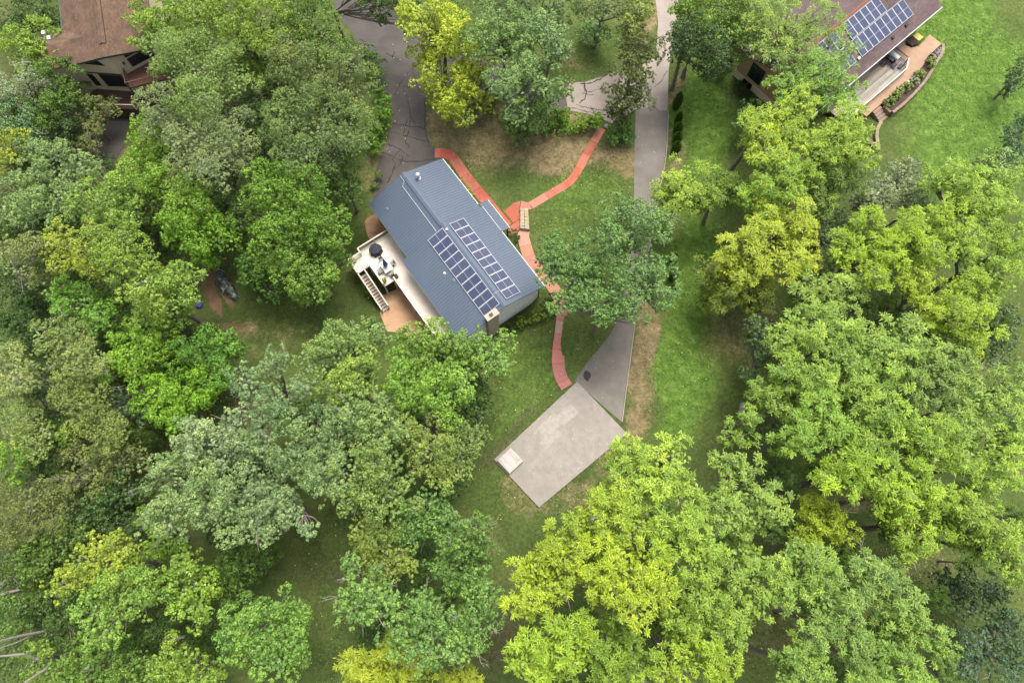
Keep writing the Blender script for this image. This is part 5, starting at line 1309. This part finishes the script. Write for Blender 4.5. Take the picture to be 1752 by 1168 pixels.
 ('locust', 15, [(1345, 215, 52), (1300, 218, 36), (1370, 180, 34), (1310, 262, 34)], 'big yellow-green locust left of the garden steps', LOC, E_, dict(trunk=(1245, 298))),
 ('locust', 15, [(1425, 235, 52), (1460, 210, 34), (1392, 262, 34), (1480, 262, 24)], 'yellow-green locust right beside the garden steps', (160, 190, 66), E_, {}),
 ('locust', 14, [(1330, 315, 42), (1300, 338, 34), (1365, 300, 34)], 'locust crown hanging below the big yellow-green locust', (148, 184, 60), E_, {}),
 ('locust', 12, [(1425, 310, 46), (1462, 298, 30), (1400, 348, 34)], 'shaded olive locust between the big locusts and the silver tree', (122, 150, 58), E_, {}),
 ('locust', 11, [(1170, 305, 38), (1142, 318, 30), (1196, 330, 32), (1160, 345, 24)], 'yellow-green locust overhanging the long drive', (158, 186, 66), E_, dict(bare=1)),
 ('locust', 10, [(1232, 312, 32), (1262, 325, 28), (1215, 340, 22)], 'shaded locust between the drive locust and the big yellow-green locust', (130, 164, 62), E_, {}),
 ('elm', 10, [(1535, 318, 44), (1505, 340, 28), (1560, 340, 26), (1550, 295, 24)], 'silver-grey tree at the edge of the bright lawn', (162, 176, 144), E_, dict(bare=3)),
 ('elm', 9, [(1420, 400, 40), (1412, 450, 34), (1448, 376, 26)], 'dull grey-green tree in the gap between the gold locust and the yellow locusts', (112, 134, 88), E_, dict(bare=2)),
 ('locust', 13, [(1345, 378, 42), (1372, 400, 32), (1312, 366, 26)], 'golden-tipped locust above the broad gold locust', (186, 200, 60), E_, {}),
 ('locust', 14, [(1315, 432, 54), (1262, 440, 44), (1370, 440, 36), (1290, 400, 30)], 'broad gold locust at the edge of the mown strip', (184, 196, 62), E_, {}),
 ('locust', 9, [(1240, 488, 40), (1290, 500, 38), (1220, 460, 28)], 'shaded lower locust under the broad gold locust', (138, 158, 58), E_, {}),
 ('locust', 14, [(1432, 505, 40), (1395, 490, 34), (1470, 490, 26)], 'light green locust right of the broad gold locust', LGR, E_, {}),
 ('locust', 15, [(1480, 400, 44), (1510, 440, 42), (1450, 432, 28), (1498, 475, 24)], 'bright yellow-green locust with knobbly boughs below the silver tree', (160, 190, 46), E_, dict(bare=1)),
 ('locust', 15, [(1580, 390, 48), (1622, 366, 34), (1555, 430, 40), (1600, 432, 36)], 'bright yellow-green locust right of the knobbly-boughed locust', (158, 188, 52), E_, dict(bare=2)),
 ('locust', 14, [(1572, 490, 34), (1590, 530, 30)], 'yellow locust bough hanging over a dark hollow', (168, 192, 50), E_, {}),
 ('locust', 15, [(1672, 330, 50), (1632, 302, 34), (1712, 300, 34), (1700, 360, 40)], 'light yellow-green locust along the lower edge of the bright lawn', (154, 188, 72), E_, {}),
 ('oak', 13, [(1722, 285, 32), (1690, 275, 20)], 'pale silvery-green tree at the right edge of the bright lawn', (150, 180, 112), E_, {}),
 ('locust', 15, [(1690, 440, 54), (1652, 415, 34), (1730, 420, 40), (1715, 480, 38)], 'fine-leaved locust at the right edge, upper half', (148, 182, 62), E_, {}),
 ('locust', 15, [(1640, 530, 40), (1672, 560, 38), (1650, 490, 34)], 'bright locust with golden ends in the right half', (164, 192, 52), E_, {}),
 ('oak', 9, [(1712, 575, 30), (1730, 545, 26), (1700, 610, 24)], 'grey-green tree behind the golden-ended locust at the right edge', (108, 138, 92), E_, dict(bare=2)),
 ('locust', 15, [(1372, 560, 44), (1340, 582, 30), (1404, 540, 28)], 'light green locust at the edge of the mown strip', (150, 184, 80), E_, {}),
 ('locust', 15, [(1450, 570, 40), (1470, 610, 36), (1430, 610, 28)], 'pale green locust in the middle of the right wood', (150, 186, 84), E_, {}),
 ('locust', 16, [(1545, 575, 44), (1560, 615, 36), (1515, 610, 34), (1585, 600, 28)], 'pale locust with round tufted boughs in the middle of the right wood', (146, 180, 86), E_, {}),
 ('locust', 15, [(1392, 650, 42), (1350, 630, 26), (1430, 660, 30)], 'locust reaching over the mown strip with long boughs', (148, 184, 74), E_, {}),
 ('locust', 13, [(1300, 670, 28), (1330, 690, 28), (1262, 742, 30), (1284, 716, 22)], 'low locust branch at the mown strip beside the grey boulders', (142, 176, 72), E_, {}),
 ('locust', 16, [(1480, 665, 40), (1520, 650, 36), (1500, 700, 30)], 'light locust right of the long-boughed locust', (150, 186, 80), E_, {}),
 ('locust', 16, [(1400, 720, 50), (1372, 750, 34), (1440, 735, 34)], 'round-tufted locust above the lower right wood', (140, 182, 70), E_, {}),
 ('locust', 16, [(1500, 745, 46), (1532, 715, 34), (1480, 775, 32)], 'yellowish locust in the thick of the right wood', (150, 186, 70), E_, {}),
 ('locust', 14, [(1610, 650, 38), (1640, 625, 30), (1585, 680, 28), (1660, 660, 26)], 'open green locust with dark limbs near the right edge', (138, 170, 86), E_, dict(bare=2)),
 ('locust', 16, [(1700, 690, 48), (1660, 720, 38), (1735, 660, 38)], 'pale yellow-green locust at the right edge, middle height', (150, 182, 84), E_, {}),
 ('locust', 16, [(1612, 765, 48), (1575, 740, 34), (1650, 790, 34)], 'bright tufted locust near the right edge below the open green locust', (156, 190, 66), E_, dict(bare=1)),
 ('locust', 16, [(1712, 790, 50), (1740, 750, 30), (1690, 830, 38)], 'yellow-green locust on the right edge above the dark trees', (154, 188, 74), E_, {}),
 ('locust', 17, [(1470, 800, 50), (1430, 820, 36), (1510, 820, 34)], 'vivid locust left of the shaded clearing', (154, 190, 56), E_, {}),
 ('locust', 16, [(1560, 830, 46), (1522, 850, 32), (1596, 850, 34)], 'vivid locust right of the shaded clearing', (158, 192, 58), E_, {}),
 ('locust', 15, [(1590, 905, 48), (1560, 930, 30), (1625, 890, 32)], 'locust hanging over the shaded clearing', (150, 182, 56), E_, {}),
 ('locust', 16, [(1680, 900, 48), (1715, 930, 36), (1650, 870, 30), (1735, 970, 28)], 'yellow-green locust on the right edge over the dark trees', (148, 178, 66), E_, {}),
 ('locust', 12, [(1400, 880, 38), (1432, 900, 32), (1380, 910, 26)], 'small golden locust in the hollow of the lower right wood', (170, 192, 46), E_, {}),
 ('oak', 8, [(1672, 1030, 40), (1640, 1000, 30), (1700, 1010, 28)], 'dark green tree in the clearing at the lower right', (66, 92, 58), E_, {}),
 ('oak', 9, [(1690, 1110, 52), (1735, 1080, 36), (1650, 1140, 34), (1740, 1140, 34)], 'dark bluish tree in the bottom right corner', (84, 118, 92), E_, {}),
 # --- big yellow-green trees, bottom centre
 ('locust', 19, [(1110, 812, 54), (1072, 775, 36), (1150, 782, 40), (1165, 835, 40)], 'big light locust hanging over the right corner of the concrete pad', (166, 196, 76), E_, {}),
 ('locust', 19, [(1060, 880, 54), (1005, 890, 40), (1095, 905, 40)], 'bright yellow locust just below the concrete pad', LOC, E_, {}),
 ('locust', 19, [(935, 985, 54), (905, 1025, 40), (960, 935, 44), (985, 960, 34)], 'brightest yellow locust left of all the big locusts', (174, 196, 52), E_, {}),
 ('locust', 20, [(1080, 975, 56), (1040, 1000, 34), (1120, 1000, 40), (1085, 1045, 34)], 'bright yellow locust in the middle of the bottom group', (176, 198, 52), E_, {}),
 ('locust', 18, [(950, 1105, 58), (910, 1130, 42), (990, 1120, 44)], 'yellow-green locust by the bottom edge next to the blue-green oaks', (160, 192, 56), E_, {}),
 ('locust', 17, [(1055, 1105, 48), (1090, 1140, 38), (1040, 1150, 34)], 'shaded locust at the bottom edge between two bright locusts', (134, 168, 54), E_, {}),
 ('locust', 19, [(1180, 905, 50), (1205, 950, 40), (1140, 940, 34)], 'light locust right of the bright yellow locusts', (160, 192, 72), E_, {}),
 ('locust', 17, [(1190, 1020, 48), (1160, 1065, 38), (1225, 1040, 32)], 'olive locust in the middle of the bottom right', (150, 182, 66), E_, {}),
 ('locust', 18, [(1195, 1120, 48), (1232, 1140, 30), (1150, 1150, 40)], 'yellow locust at the bottom edge left of the grassy clearing', (162, 190, 54), E_, {}),
 ('locust', 18, [(1282, 868, 50), (1268, 800, 30), (1315, 855, 28), (1250, 880, 28)], 'rounded pale green locust right of the pad', LGR, E_, {}),
 ('locust', 17, [(1285, 962, 46), (1255, 990, 34), (1320, 985, 34)], 'pale green locust above the grassy clearing', (150, 180, 78), E_, {}),
 ('locust', 17, [(1235, 1062, 34), (1285, 1040, 34), (1258, 1090, 26)], 'locust at the left rim of the grassy clearing', (146, 178, 72), E_, {}),
 ('locust', 17, [(1372, 960, 46), (1340, 1010, 34), (1402, 990, 34)], 'green locust right of the grassy clearing', (142, 178, 80), E_, {}),
 ('locust', 16, [(1420, 1030, 42), (1450, 1070, 36), (1395, 1075, 30), (1465, 1110, 30)], 'blue-tinged locust at the bottom right', (136, 172, 86), E_, {}),
 ('locust', 16, [(1490, 980, 40), (1530, 1010, 38), (1560, 1020, 28)], 'light locust with fingered boughs left of the dark trees', (140, 174, 88), E_, dict(bare=2)),
 ('locust', 16, [(1580, 1085, 32), (1545, 1060, 30), (1615, 1100, 22)], 'pointed locust bough reaching toward the dark bluish tree', (146, 182, 82), E_, {}),
 ('locust', 16, [(1520, 1130, 46), (1560, 1150, 38), (1480, 1155, 38)], 'green locust at the bottom edge beside the dark bluish tree', (140, 178, 78), E_, {}),
 ('locust', 15, [(1370, 1130, 34), (1355, 1165, 30), (1400, 1150, 26)], 'small locust at the bottom edge right of the grassy clearing', (138, 176, 80), E_, {}),
 ('oak', 9, [(1300, 560, 26), (1310, 600, 26), (1285, 640, 20), (1320, 745, 24)], 'shaded blue-green understorey tree along the mown strip', (94, 130, 78), E_, {}),
 # --- oak by the house and neighbours
 ('oak', 14, [(1090, 380, 46), (1055, 362, 30), (1128, 385, 32), (1040, 410, 30)], 'large blue-green oak standing over the long drive', (122, 164, 98), 'oaks over the long drive', dict(bare=1)),
 ('oak', 13, [(985, 442, 44), (945, 428, 32), (1025, 440, 36), (945, 470, 28)], 'left boughs of blue-green oak reaching toward the steel roof', (114, 160, 92), 'oaks over the long drive', {}),
 ('oak', 13, [(1050, 505, 46), (1000, 505, 34), (1085, 530, 30), (965, 520, 28), (1030, 540, 26)], 'blue-green oak crown over the lower walk and drive', (114, 160, 90), 'oaks over the long drive', {}),
 ('oak', 13, [(1115, 455, 44), (1138, 500, 28), (1090, 470, 36)], 'blue-green oak crown on the right edge of the long drive', (116, 158, 96), 'oaks over the long drive', {}),
]
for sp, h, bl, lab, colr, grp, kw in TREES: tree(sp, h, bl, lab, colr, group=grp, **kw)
print('leaf triangles', TRI[0])

# understorey: smaller trees in the shade between the big crowns; they share the crown meshes of trees above
USED = set()
def understorey(spots, src_labels, label, group, colours, hs):
    src = [o for o in bpy.data.objects if o.get('label') in src_labels]
    rr_ = random.Random(17)
    for px, py, rp_ in spots:
        s0 = rr_.choice(src); q = Ug(px, py); hgt = rr_.uniform(*hs)
        c = U(px, py, q.z + hgt * .7); q = Vector((c.x, c.y, Gf(c.x, c.y)))
        near = sorted((math.hypot(b[0] - px, b[1] - py), lab_, b[0] - px, b[1] - py) for _, _, bl_, lab_, _, _, _ in TREES if len(lab_.split()) <= 11 for b in bl_[:1])
        for _, lab_, ddx, ddy in near:
            w_ = ('right of' if ddx < 0 else 'left of') if abs(ddx) > abs(ddy) else ('just below' if ddy < 0 else 'just above')
            full = '%s %s the %s' % (label, w_, lab_)
            if full not in USED: break
        USED.add(full)
        t = s0.copy(); t['label'] = full; t['group'] = group; t.name = 'understorey_tree'; t.location = q; COL.objects.link(t)
        cr = [ch for ch in s0.children if ch.name.startswith('crown')][0]
        top = max(v[2] for v in cr.bound_box); wide = max(v[0] for v in cr.bound_box) - min(v[0] for v in cr.bound_box)
        depth = c.y * sT - (c.z - H) * cT; k = 2 * rp_ * depth / FPX / wide
        for ch in s0.children:
            d = ch.copy(); d.parent = t; COL.objects.link(d)
            d.scale = (k, k, hgt / top); 
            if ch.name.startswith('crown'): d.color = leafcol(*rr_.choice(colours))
        t.rotation_euler.z = rr_.uniform(0, 6.28)
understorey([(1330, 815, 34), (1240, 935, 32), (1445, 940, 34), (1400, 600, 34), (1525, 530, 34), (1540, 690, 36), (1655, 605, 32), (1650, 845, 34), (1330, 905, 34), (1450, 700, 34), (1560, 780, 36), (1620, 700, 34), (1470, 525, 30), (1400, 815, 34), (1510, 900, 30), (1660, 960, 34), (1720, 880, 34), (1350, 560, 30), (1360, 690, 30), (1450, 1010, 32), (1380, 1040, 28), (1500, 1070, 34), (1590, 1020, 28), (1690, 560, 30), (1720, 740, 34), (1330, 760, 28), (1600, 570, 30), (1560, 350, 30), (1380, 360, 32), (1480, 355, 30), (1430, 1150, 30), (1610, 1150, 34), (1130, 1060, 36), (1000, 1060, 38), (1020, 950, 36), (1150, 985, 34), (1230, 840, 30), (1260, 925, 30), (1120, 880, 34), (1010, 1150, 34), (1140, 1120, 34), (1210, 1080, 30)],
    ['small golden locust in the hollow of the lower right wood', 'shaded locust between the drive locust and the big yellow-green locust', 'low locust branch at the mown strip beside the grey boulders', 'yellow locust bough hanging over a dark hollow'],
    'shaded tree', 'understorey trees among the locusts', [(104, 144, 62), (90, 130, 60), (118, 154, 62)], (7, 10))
understorey([(70, 390, 34), (190, 290, 30), (255, 395, 34), (130, 470, 30), (205, 525, 34), (300, 560, 30), (60, 690, 30), (205, 650, 28), (320, 640, 26), (240, 745, 30), (110, 745, 30), (420, 110, 36), (480, 90, 34), (590, 190, 28), (440, 260, 34), (330, 20, 34), (545, 290, 30), (455, 380, 30), (80, 800, 30), (130, 960, 30), (60, 1000, 32), (230, 900, 30), (260, 1080, 32), (350, 1100, 30), (390, 930, 30), (20, 390, 30), (20, 560, 30), (95, 640, 28), (175, 600, 30), (380, 280, 30), (300, 270, 30), (50, 290, 30)],
    ['dark leafy tree between the brownish trees and the pale grey-green oak', 'small bluish-green tree among the olive trees of the left wood', 'shaded deep green tree left of the big bright green tree near the deck', 'shaded dark tree in the gap between the two olive-grey crowns'],
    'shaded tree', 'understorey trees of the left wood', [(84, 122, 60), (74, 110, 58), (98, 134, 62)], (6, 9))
understorey([(560, 700, 36), (520, 720, 34), (680, 800, 38), (600, 780, 34), (640, 880, 36), (720, 960, 38), (690, 1020, 36), (760, 1030, 34), (650, 1080, 34), (390, 800, 36), (330, 790, 34), (450, 800, 34), (760, 840, 34), (700, 720, 30), (770, 650, 30), (580, 640, 28)],
    ['dark green tree on the shaded side of the large bright green tree', 'dense mid-green oak below the olive trees', 'olive tree nearest the left corner of the concrete pad'],
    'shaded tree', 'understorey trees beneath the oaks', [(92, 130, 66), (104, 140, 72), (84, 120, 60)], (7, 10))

# ------------------------------------------------------------------ shrubs and hedges
SH = [
 (.9, [(767, 287, 5), (772, 294, 5)], 'small yellow-green plant at the drive end of the house front', (190, 190, 70)),
 (1.0, [(786, 310, 6), (792, 318, 6)], 'yellow-green bush along the red walk by the house front', (176, 190, 66)),
 (1.0, [(800, 326, 7), (806, 333, 6)], 'leafy yellow-green bush along the red walk nearest the porch', (184, 192, 70)),
 (1.1, [(878, 398, 8), (884, 408, 7)], 'dark green bush between the steel roof and the pink walk', (70, 104, 46)),
 (1.3, [(862, 566, 9), (875, 560, 9)], 'dark green shrub at the left end of the white gable wall', (74, 112, 44)),
 (1.3, [(892, 550, 10), (904, 548, 9), (888, 558, 8)], 'yellow-green shrub under the middle of the white gable wall', (130, 156, 58)),
 (1.4, [(918, 540, 11), (932, 536, 10), (945, 532, 7)], 'yellow-flecked shrub under the right end of the white gable wall', (140, 160, 62)),
 (1.6, [(935, 520, 10), (942, 508, 9)], 'reddish-brown shrub at the right corner of the white gable wall', (124, 96, 56)),
 (.9, [(629, 500, 5), (632, 508, 6)], 'yellow-flowered plant at the side of the deck stairs', (200, 172, 50)),
 (1.2, [(638, 548, 8), (646, 560, 9)], 'grey-green shrub at the foot of the deck stairs', (132, 156, 112)),
 (3.2, [(640, 118, 20), (650, 150, 14), (628, 90, 18)], 'upper bright bush along the left side of the asphalt drive', (92, 146, 46)),
 (3.2, [(652, 188, 18), (645, 215, 18), (660, 170, 12)], 'middle bright bush along the left side of the asphalt drive', (100, 158, 48)),
 (2.6, [(642, 250, 14), (632, 235, 14)], 'lower bright bush along the left side of the asphalt drive', (108, 160, 52)),
 (2.6, [(945, 212, 22), (965, 200, 16), (928, 220, 14)], 'spreading fern-like bush above the red walk', (112, 162, 58)),
 (2.4, [(995, 212, 18), (1016, 208, 14), (978, 218, 14)], 'bright bush left of the head of the red walk', (126, 168, 54)),
 (2.8, [(1064, 225, 20), (1050, 236, 12), (1076, 240, 12)], 'big-leaved green bush right of the head of the red walk', (104, 160, 76)),
 (2.2, [(880, 195, 22), (905, 205, 18)], 'dark bush at the foot of the oaks above the dry lawn', (88, 128, 66)),
 (2.0, [(812, 180, 18), (840, 184, 18)], 'olive bush on the edge of the dry lawn under the golden trees', (122, 132, 54)),
 (1.4, [(1268, 150, 12), (1274, 162, 10)], 'dark shrub below the windowed cream wall', (62, 84, 46)),
 (3.5, [(1250, 85, 22), (1240, 110, 18)], 'dark tall shrub left of the purple-brown roof', (84, 116, 60)),
 (1.3, [(648, 300, 9), (640, 318, 8)], 'low shrub where the asphalt drive ends by the house', (104, 140, 56)),
]
for h, bl, lab, c in SH: tree('mid' if h >= 2 else 'shrub', h, bl, lab, c, name='shrub', cat='shrub', group='shrubs round the houses and drives')
PB_ = [((1592, 108), 9, 'round planting-bed shrub nearest the loose grey stones'), ((1571, 129), 9, 'round shrub in the bed beside the upper white edging stones'), ((1566, 140), 6, 'small pale shrub in the middle of the planting bed'), ((1551, 149), 8, 'round shrub beside the longest white edging stone'), ((1538, 157), 7, 'smaller leafy shrub next to the biggest bed shrub'), ((1531, 166), 9, 'biggest round shrub of the planting bed'), ((1521, 176), 8, 'yellow-green shrub in the corner of the planting bed by the steps')]
for (px, py), r, lab in PB_: tree('shrub', 1.75, [(px, py, r * 1.2), (px + 3, py - 3, r * .8)], lab, (150, 172, 92) if r != 6 else (190, 196, 160), cat='shrub', group='shrubs in the planting bed')
def potted(px, py):
    q = U(px, py, DZ); t = thing('potted_plant', 'small leafy pot plant on the deck by the stair railing', 'pot plant', q)
    m = MB(); m.lathe(q, [(.14, 0), (.2, .34), (.22, .36), (.17, .36)], 12); part('pot', m.vf, M['coloured'], t, color=alb(150, 110, 90))
    rng = np.random.default_rng(5); K = 90; g = unit(rng.normal(0, 1, (K, 3))); g[:, 2] = np.abs(g[:, 2])
    ax = unit(g + rng.normal(0, .3, (K, 3))); nn = unit(np.cross(ax, rng.normal(0, 1, (K, 3))))
    o = bpy.data.objects.new('foliage', leaf_mesh('foliage', [np.array([0, 0, .5]) + g * .26, ax, nn, np.full(K, .2), np.full(K, .09), np.clip(rng.normal(.5, .15, K), 0, 1)])); o.parent = t; COL.objects.link(o); o.color = leafcol(140, 180, 70)
potted(659, 482)
# columnar evergreens along the long drive
def evergreen_mesh(seed, hh, rr):
    rng = np.random.default_rng(seed); K = 5200; zt = rng.random(K) ** .8; r = rr * np.sin(np.pi * np.clip(zt * .86 + .12, 0, 1)) ** .75 * np.where(zt > .8, (1 - zt) / .2 * .8 + .2, 1)
    an = rng.uniform(0, 6.283, K); k = rng.uniform(.55, 1.0, K) * (1 + .22 * np.sin(an * 5 + zt * 17) * np.sin(zt * 23 + an * 2))
    pos = np.stack([r * k * np.cos(an), r * k * np.sin(an), zt * hh + .05], 1)
    ax = unit(np.stack([np.cos(an) * .5, np.sin(an) * .5, np.full(K, .9)], 1) + rng.normal(0, .25, (K, 3)))
    nn = unit(np.stack([np.cos(an), np.sin(an), np.full(K, .9)], 1) + rng.normal(0, .6, (K, 3))); nn = unit(nn - np.sum(nn * ax, 1)[:, None] * ax)
    return leaf_mesh('crown', [pos, ax, nn, rng.uniform(.14, .26, K), rng.uniform(.06, .1, K), np.clip(rng.normal(.5, .16, K), 0, 1)])
em = [evergreen_mesh(1, 3.4, .55), evergreen_mesh(2, 2.8, .6)]
tm = MB(); tm.tube([(0, 0, -.1), (0, 0, 2.4)], [.06, .02], 6)
EV = [(1155, 187, 0, 1.0, 'topmost and tallest narrow evergreen along the long drive, standing apart'), (1157, 214, 0, .8, 'second narrow evergreen from the top of the long drive row'), (1156, 230, 1, .9, 'third narrow evergreen from the top of the long drive row'), (1155, 246, 1, .9, 'fourth narrow evergreen from the top of the long drive row'), (1153, 262, 1, .9, 'lowest of the upper evergreens, just above the drive locust'),
      (1150, 448, 1, .8, 'upper one of the three small evergreens beside the blue-green oak'), (1148, 478, 1, .85, 'middle one of the three small evergreens beside the blue-green oak'), (1146, 500, 1, .8, 'lowest of the three small evergreens beside the blue-green oak')]
for px, py, k, s_, lab in EV:
    q = Ug(px, py); t = thing('evergreen', lab, 'evergreen', q, 'narrow evergreens along the long drive')
    o = bpy.data.objects.new('crown', em[k]); o.parent = t; o.scale = (s_ * random.uniform(.9, 1.1), s_, s_); o.rotation_euler.z = random.uniform(0, 6); o.color = leafcol(92, 128, 54); COL.objects.link(o)
    if EV.index((px, py, k, s_, lab)) == 0: st0 = part('stem', ([q + v for v in tm.v], tm.f), M['bark'], t)
    else: o2 = st0.copy(); o2.parent = t; COL.objects.link(o2)

# bare grey limbs and fallen wood, bottom left
def limb_thing(name, label, cat, lines, mat='pale_bark', trunk_name='limb'):
    first = lines[0][0][0]
    q = Ug(*first[:2]); t = thing(name, label, cat, q)
    for pts, r0, r1 in lines:
        P3 = []
        for px, py, hgt in pts:
            g = Ug(px, py); z = g.z + hgt
            P3.append(U(px, py, z))
        rng = np.random.default_rng(int(pts[0][0])); n = len(P3)
        part(trunk_name, MB().tube(P3, [r0 + (r1 - r0) * i / (n - 1) for i in range(n)], 8).vf, M[mat], t)
    return t
limb_thing('leaning_trunk', 'pair of leaning grey bare limbs crossing the bottom left edge', 'bare tree', [([(118, 1122, 3.0), (104, 1128, 4.2), (90, 1130, 5.4)], .17, .15), ([(90, 1130, 5.4), (60, 1126, 7), (40, 1118, 8.5), (0, 1122, 10), (-30, 1124, 11)], .14, .08), ([(90, 1130, 5.4), (78, 1144, 6.8), (50, 1162, 8.5), (20, 1185, 10)], .14, .09)])
limb_thing('leaning_trunk', 'long straight grey limb pointing out at the bottom left edge', 'bare tree', [([(112, 1076, 3.0), (85, 1078, 5), (40, 1086, 8), (0, 1096, 10.5), (-30, 1100, 12)], .16, .08), ([(60, 1083, 6.5), (30, 1098, 8.5), (0, 1108, 10)], .09, .05)])
limb_thing('fallen_log', 'short pale log between two light green trees, bottom left', 'log', [([(282, 1096, .6), (300, 1092, .7), (316, 1088, .8)], .2, .17)])
limb_thing('fallen_log', 'pale logs and brush lying at the left edge', 'log', [([(0, 1018, .4), (16, 1012, .4), (36, 1008, .4)], .16, .12), ([(0, 1000, .5), (14, 990, .4), (30, 985, .4)], .1, .07), ([(2, 985, .4), (12, 978, .5), (34, 1000, .4)], .08, .06)])

# ------------------------------------------------------------------ undergrowth and leaf litter in the woods: nobody could count it
def undergrowth(name, label, areas, n_per, colour, seed, hmax):
    rng = np.random.default_rng(seed); P_, H_ = [], []
    for cx, cy, rx, ry in areas:
        A = [Ug(cx - rx, cy), Ug(cx + rx, cy), Ug(cx, cy - ry), Ug(cx, cy + ry)]
        area = (A[1] - A[0]).length * (A[3] - A[2]).length * .78
        n = int(area * n_per); a = rng.uniform(0, 6.283, n); r = np.sqrt(rng.random(n))
        px, py = cx + rx * r * np.cos(a), cy + ry * r * np.sin(a)
        aa = (px - CX) / FPX; bb = -(py - CY) / FPX
        dz = bb * sT - cT; dy = bb * cT + sT
        gz = np.full(n, 0.0)
        for _ in range(5):
            t = (gz - H) / dz; gz = G(aa * t, dy * t)
        t = (gz - H) / dz; x, y = aa * t, dy * t
        clump = .5 + .5 * np.sin(x * 1.7 + 2 * np.sin(y * .9)) * np.sin(y * 1.9 + 1.7 * np.sin(x * .8))
        P_.append(np.stack([x, y, gz + .05 + hmax * clump * rng.random(n)], 1))
    pos = np.concatenate(P_); K = len(pos)
    ax = unit(rng.normal(0, 1, (K, 3)) * np.array([1, 1, .35])); nn = unit(np.array([0, 0, .9]) + rng.normal(0, .45, (K, 3))); nn = unit(nn - np.sum(nn * ax, 1)[:, None] * ax)
    me = leaf_mesh(name, [pos, ax, nn, rng.uniform(.2, .4, K), rng.uniform(.13, .24, K), np.clip(rng.normal(.45, .18, K), 0, 1)])
    TRI[0] += 2 * K
    o = bpy.data.objects.new(name, me); COL.objects.link(o); o.color = leafcol(*colour); o['kind'] = 'stuff'; o['label'] = label
undergrowth('undergrowth', 'dark leafy undergrowth on the floor of the left wood', [(100, 560, 190, 130), (250, 480, 80, 80), (200, 720, 210, 130), (130, 900, 180, 120), (150, 1060, 220, 120), (50, 330, 90, 140), (60, 200, 60, 100), (300, 380, 70, 60), (440, 300, 110, 120), (440, 130, 110, 110), (560, 300, 30, 60), (300, 1110, 80, 60)], 13, (92, 128, 62), 3, 1.1)
undergrowth('brush', 'tall rough brush along the lower left edge', [(30, 1060, 70, 110), (40, 930, 60, 60), (100, 1000, 50, 50), (10, 490, 40, 60)], 12, (84, 116, 58), 9, 2.2)
undergrowth('weeds', 'patchy low weeds under the right wood', [(1420, 420, 70, 60), (1500, 530, 70, 50), (1640, 1020, 110, 60), (1320, 600, 30, 60), (1700, 620, 50, 60), (1540, 900, 40, 30), (1340, 1080, 60, 50)], 4, (104, 124, 60), 4, .5)
undergrowth('weeds', 'leafy ground cover under the trees along the top', [(880, 60, 70, 40), (1080, 60, 30, 60), (1230, 50, 40, 50), (900, 200, 60, 16), (760, 20, 40, 30)], 8, (92, 128, 60), 5, .8)
def scatter(name, label, areas, n_per, size, colour, seed, mat, flat=.2, tint_sd=.2, h=.06):
    rng = np.random.default_rng(seed); P_ = []
    for cx, cy, rx, ry in areas:
        A = [Ug(cx - rx, cy), Ug(cx + rx, cy), Ug(cx, cy - ry), Ug(cx, cy + ry)]
        n = int((A[1] - A[0]).length * (A[3] - A[2]).length * .78 * n_per); a = rng.uniform(0, 6.283, n); r = np.sqrt(rng.random(n))
        px, py = cx + rx * r * np.cos(a), cy + ry * r * np.sin(a)
        aa = (px - CX) / FPX; bb = -(py - CY) / FPX; dz = bb * sT - cT; dy = bb * cT + sT; gz = np.zeros(n)
        for _ in range(5):
            t = (gz - H) / dz; gz = G(aa * t, dy * t)
        t = (gz - H) / dz; P_.append(np.stack([aa * t, dy * t, gz + h], 1))
    pos = np.concatenate(P_); K = len(pos)
    ax = unit(rng.normal(0, 1, (K, 3)) * np.array([1, 1, flat])); nn = unit(np.array([0, 0, 1.0]) + rng.normal(0, flat, (K, 3))); nn = unit(nn - np.sum(nn * ax, 1)[:, None] * ax)
    me = leaf_mesh(name, [pos, ax, nn, rng.uniform(size * .6, size * 1.5, K), rng.uniform(size * .5, size, K), np.clip(rng.normal(.5, tint_sd, K), 0, 1)])
    o = bpy.data.objects.new(name, me); COL.objects.link(o); o.color = leafcol(*colour); o['kind'] = 'stuff'; o['label'] = label
LAWN = [(1180, 480, 60, 180), (1160, 660, 60, 90), (900, 650, 70, 110), (870, 830, 70, 60), (1000, 400, 90, 60), (1000, 320, 80, 40), (820, 300, 40, 30), (1680, 170, 100, 120), (1200, 190, 50, 120), (520, 560, 110, 40), (560, 960, 70, 70), (570, 1080, 50, 90), (1320, 1080, 70, 80), (990, 100, 60, 40), (1010, 580, 40, 40), (1560, 960, 60, 50), (620, 480, 30, 80), (1620, 60, 80, 50)]
scatter('grass', 'tufts of taller grass in the lawns', LAWN, 9, .16, (98, 126, 48), 21, None, .7, .22, .03)
scatter('grass', 'dry straw-coloured tufts in the worn lawn', [(880, 234, 130, 44), (1105, 620, 18, 90), (1066, 266, 26, 22), (780, 215, 40, 30), (960, 850, 60, 30)], 12, .16, (176, 152, 104), 22, None, .6, .22, .04)
scatter('fallen_leaves', 'pale fallen leaves and clover flowers scattered on the lawns and drives', LAWN + [(890, 230, 120, 50), (680, 180, 40, 120), (1110, 260, 24, 70), (1030, 640, 40, 50), (960, 760, 80, 70)], .35, .13, (214, 206, 150), 23, None, .15, .3, .175)
print('all leaf triangles', TRI[0], 'objects', len(bpy.data.objects))
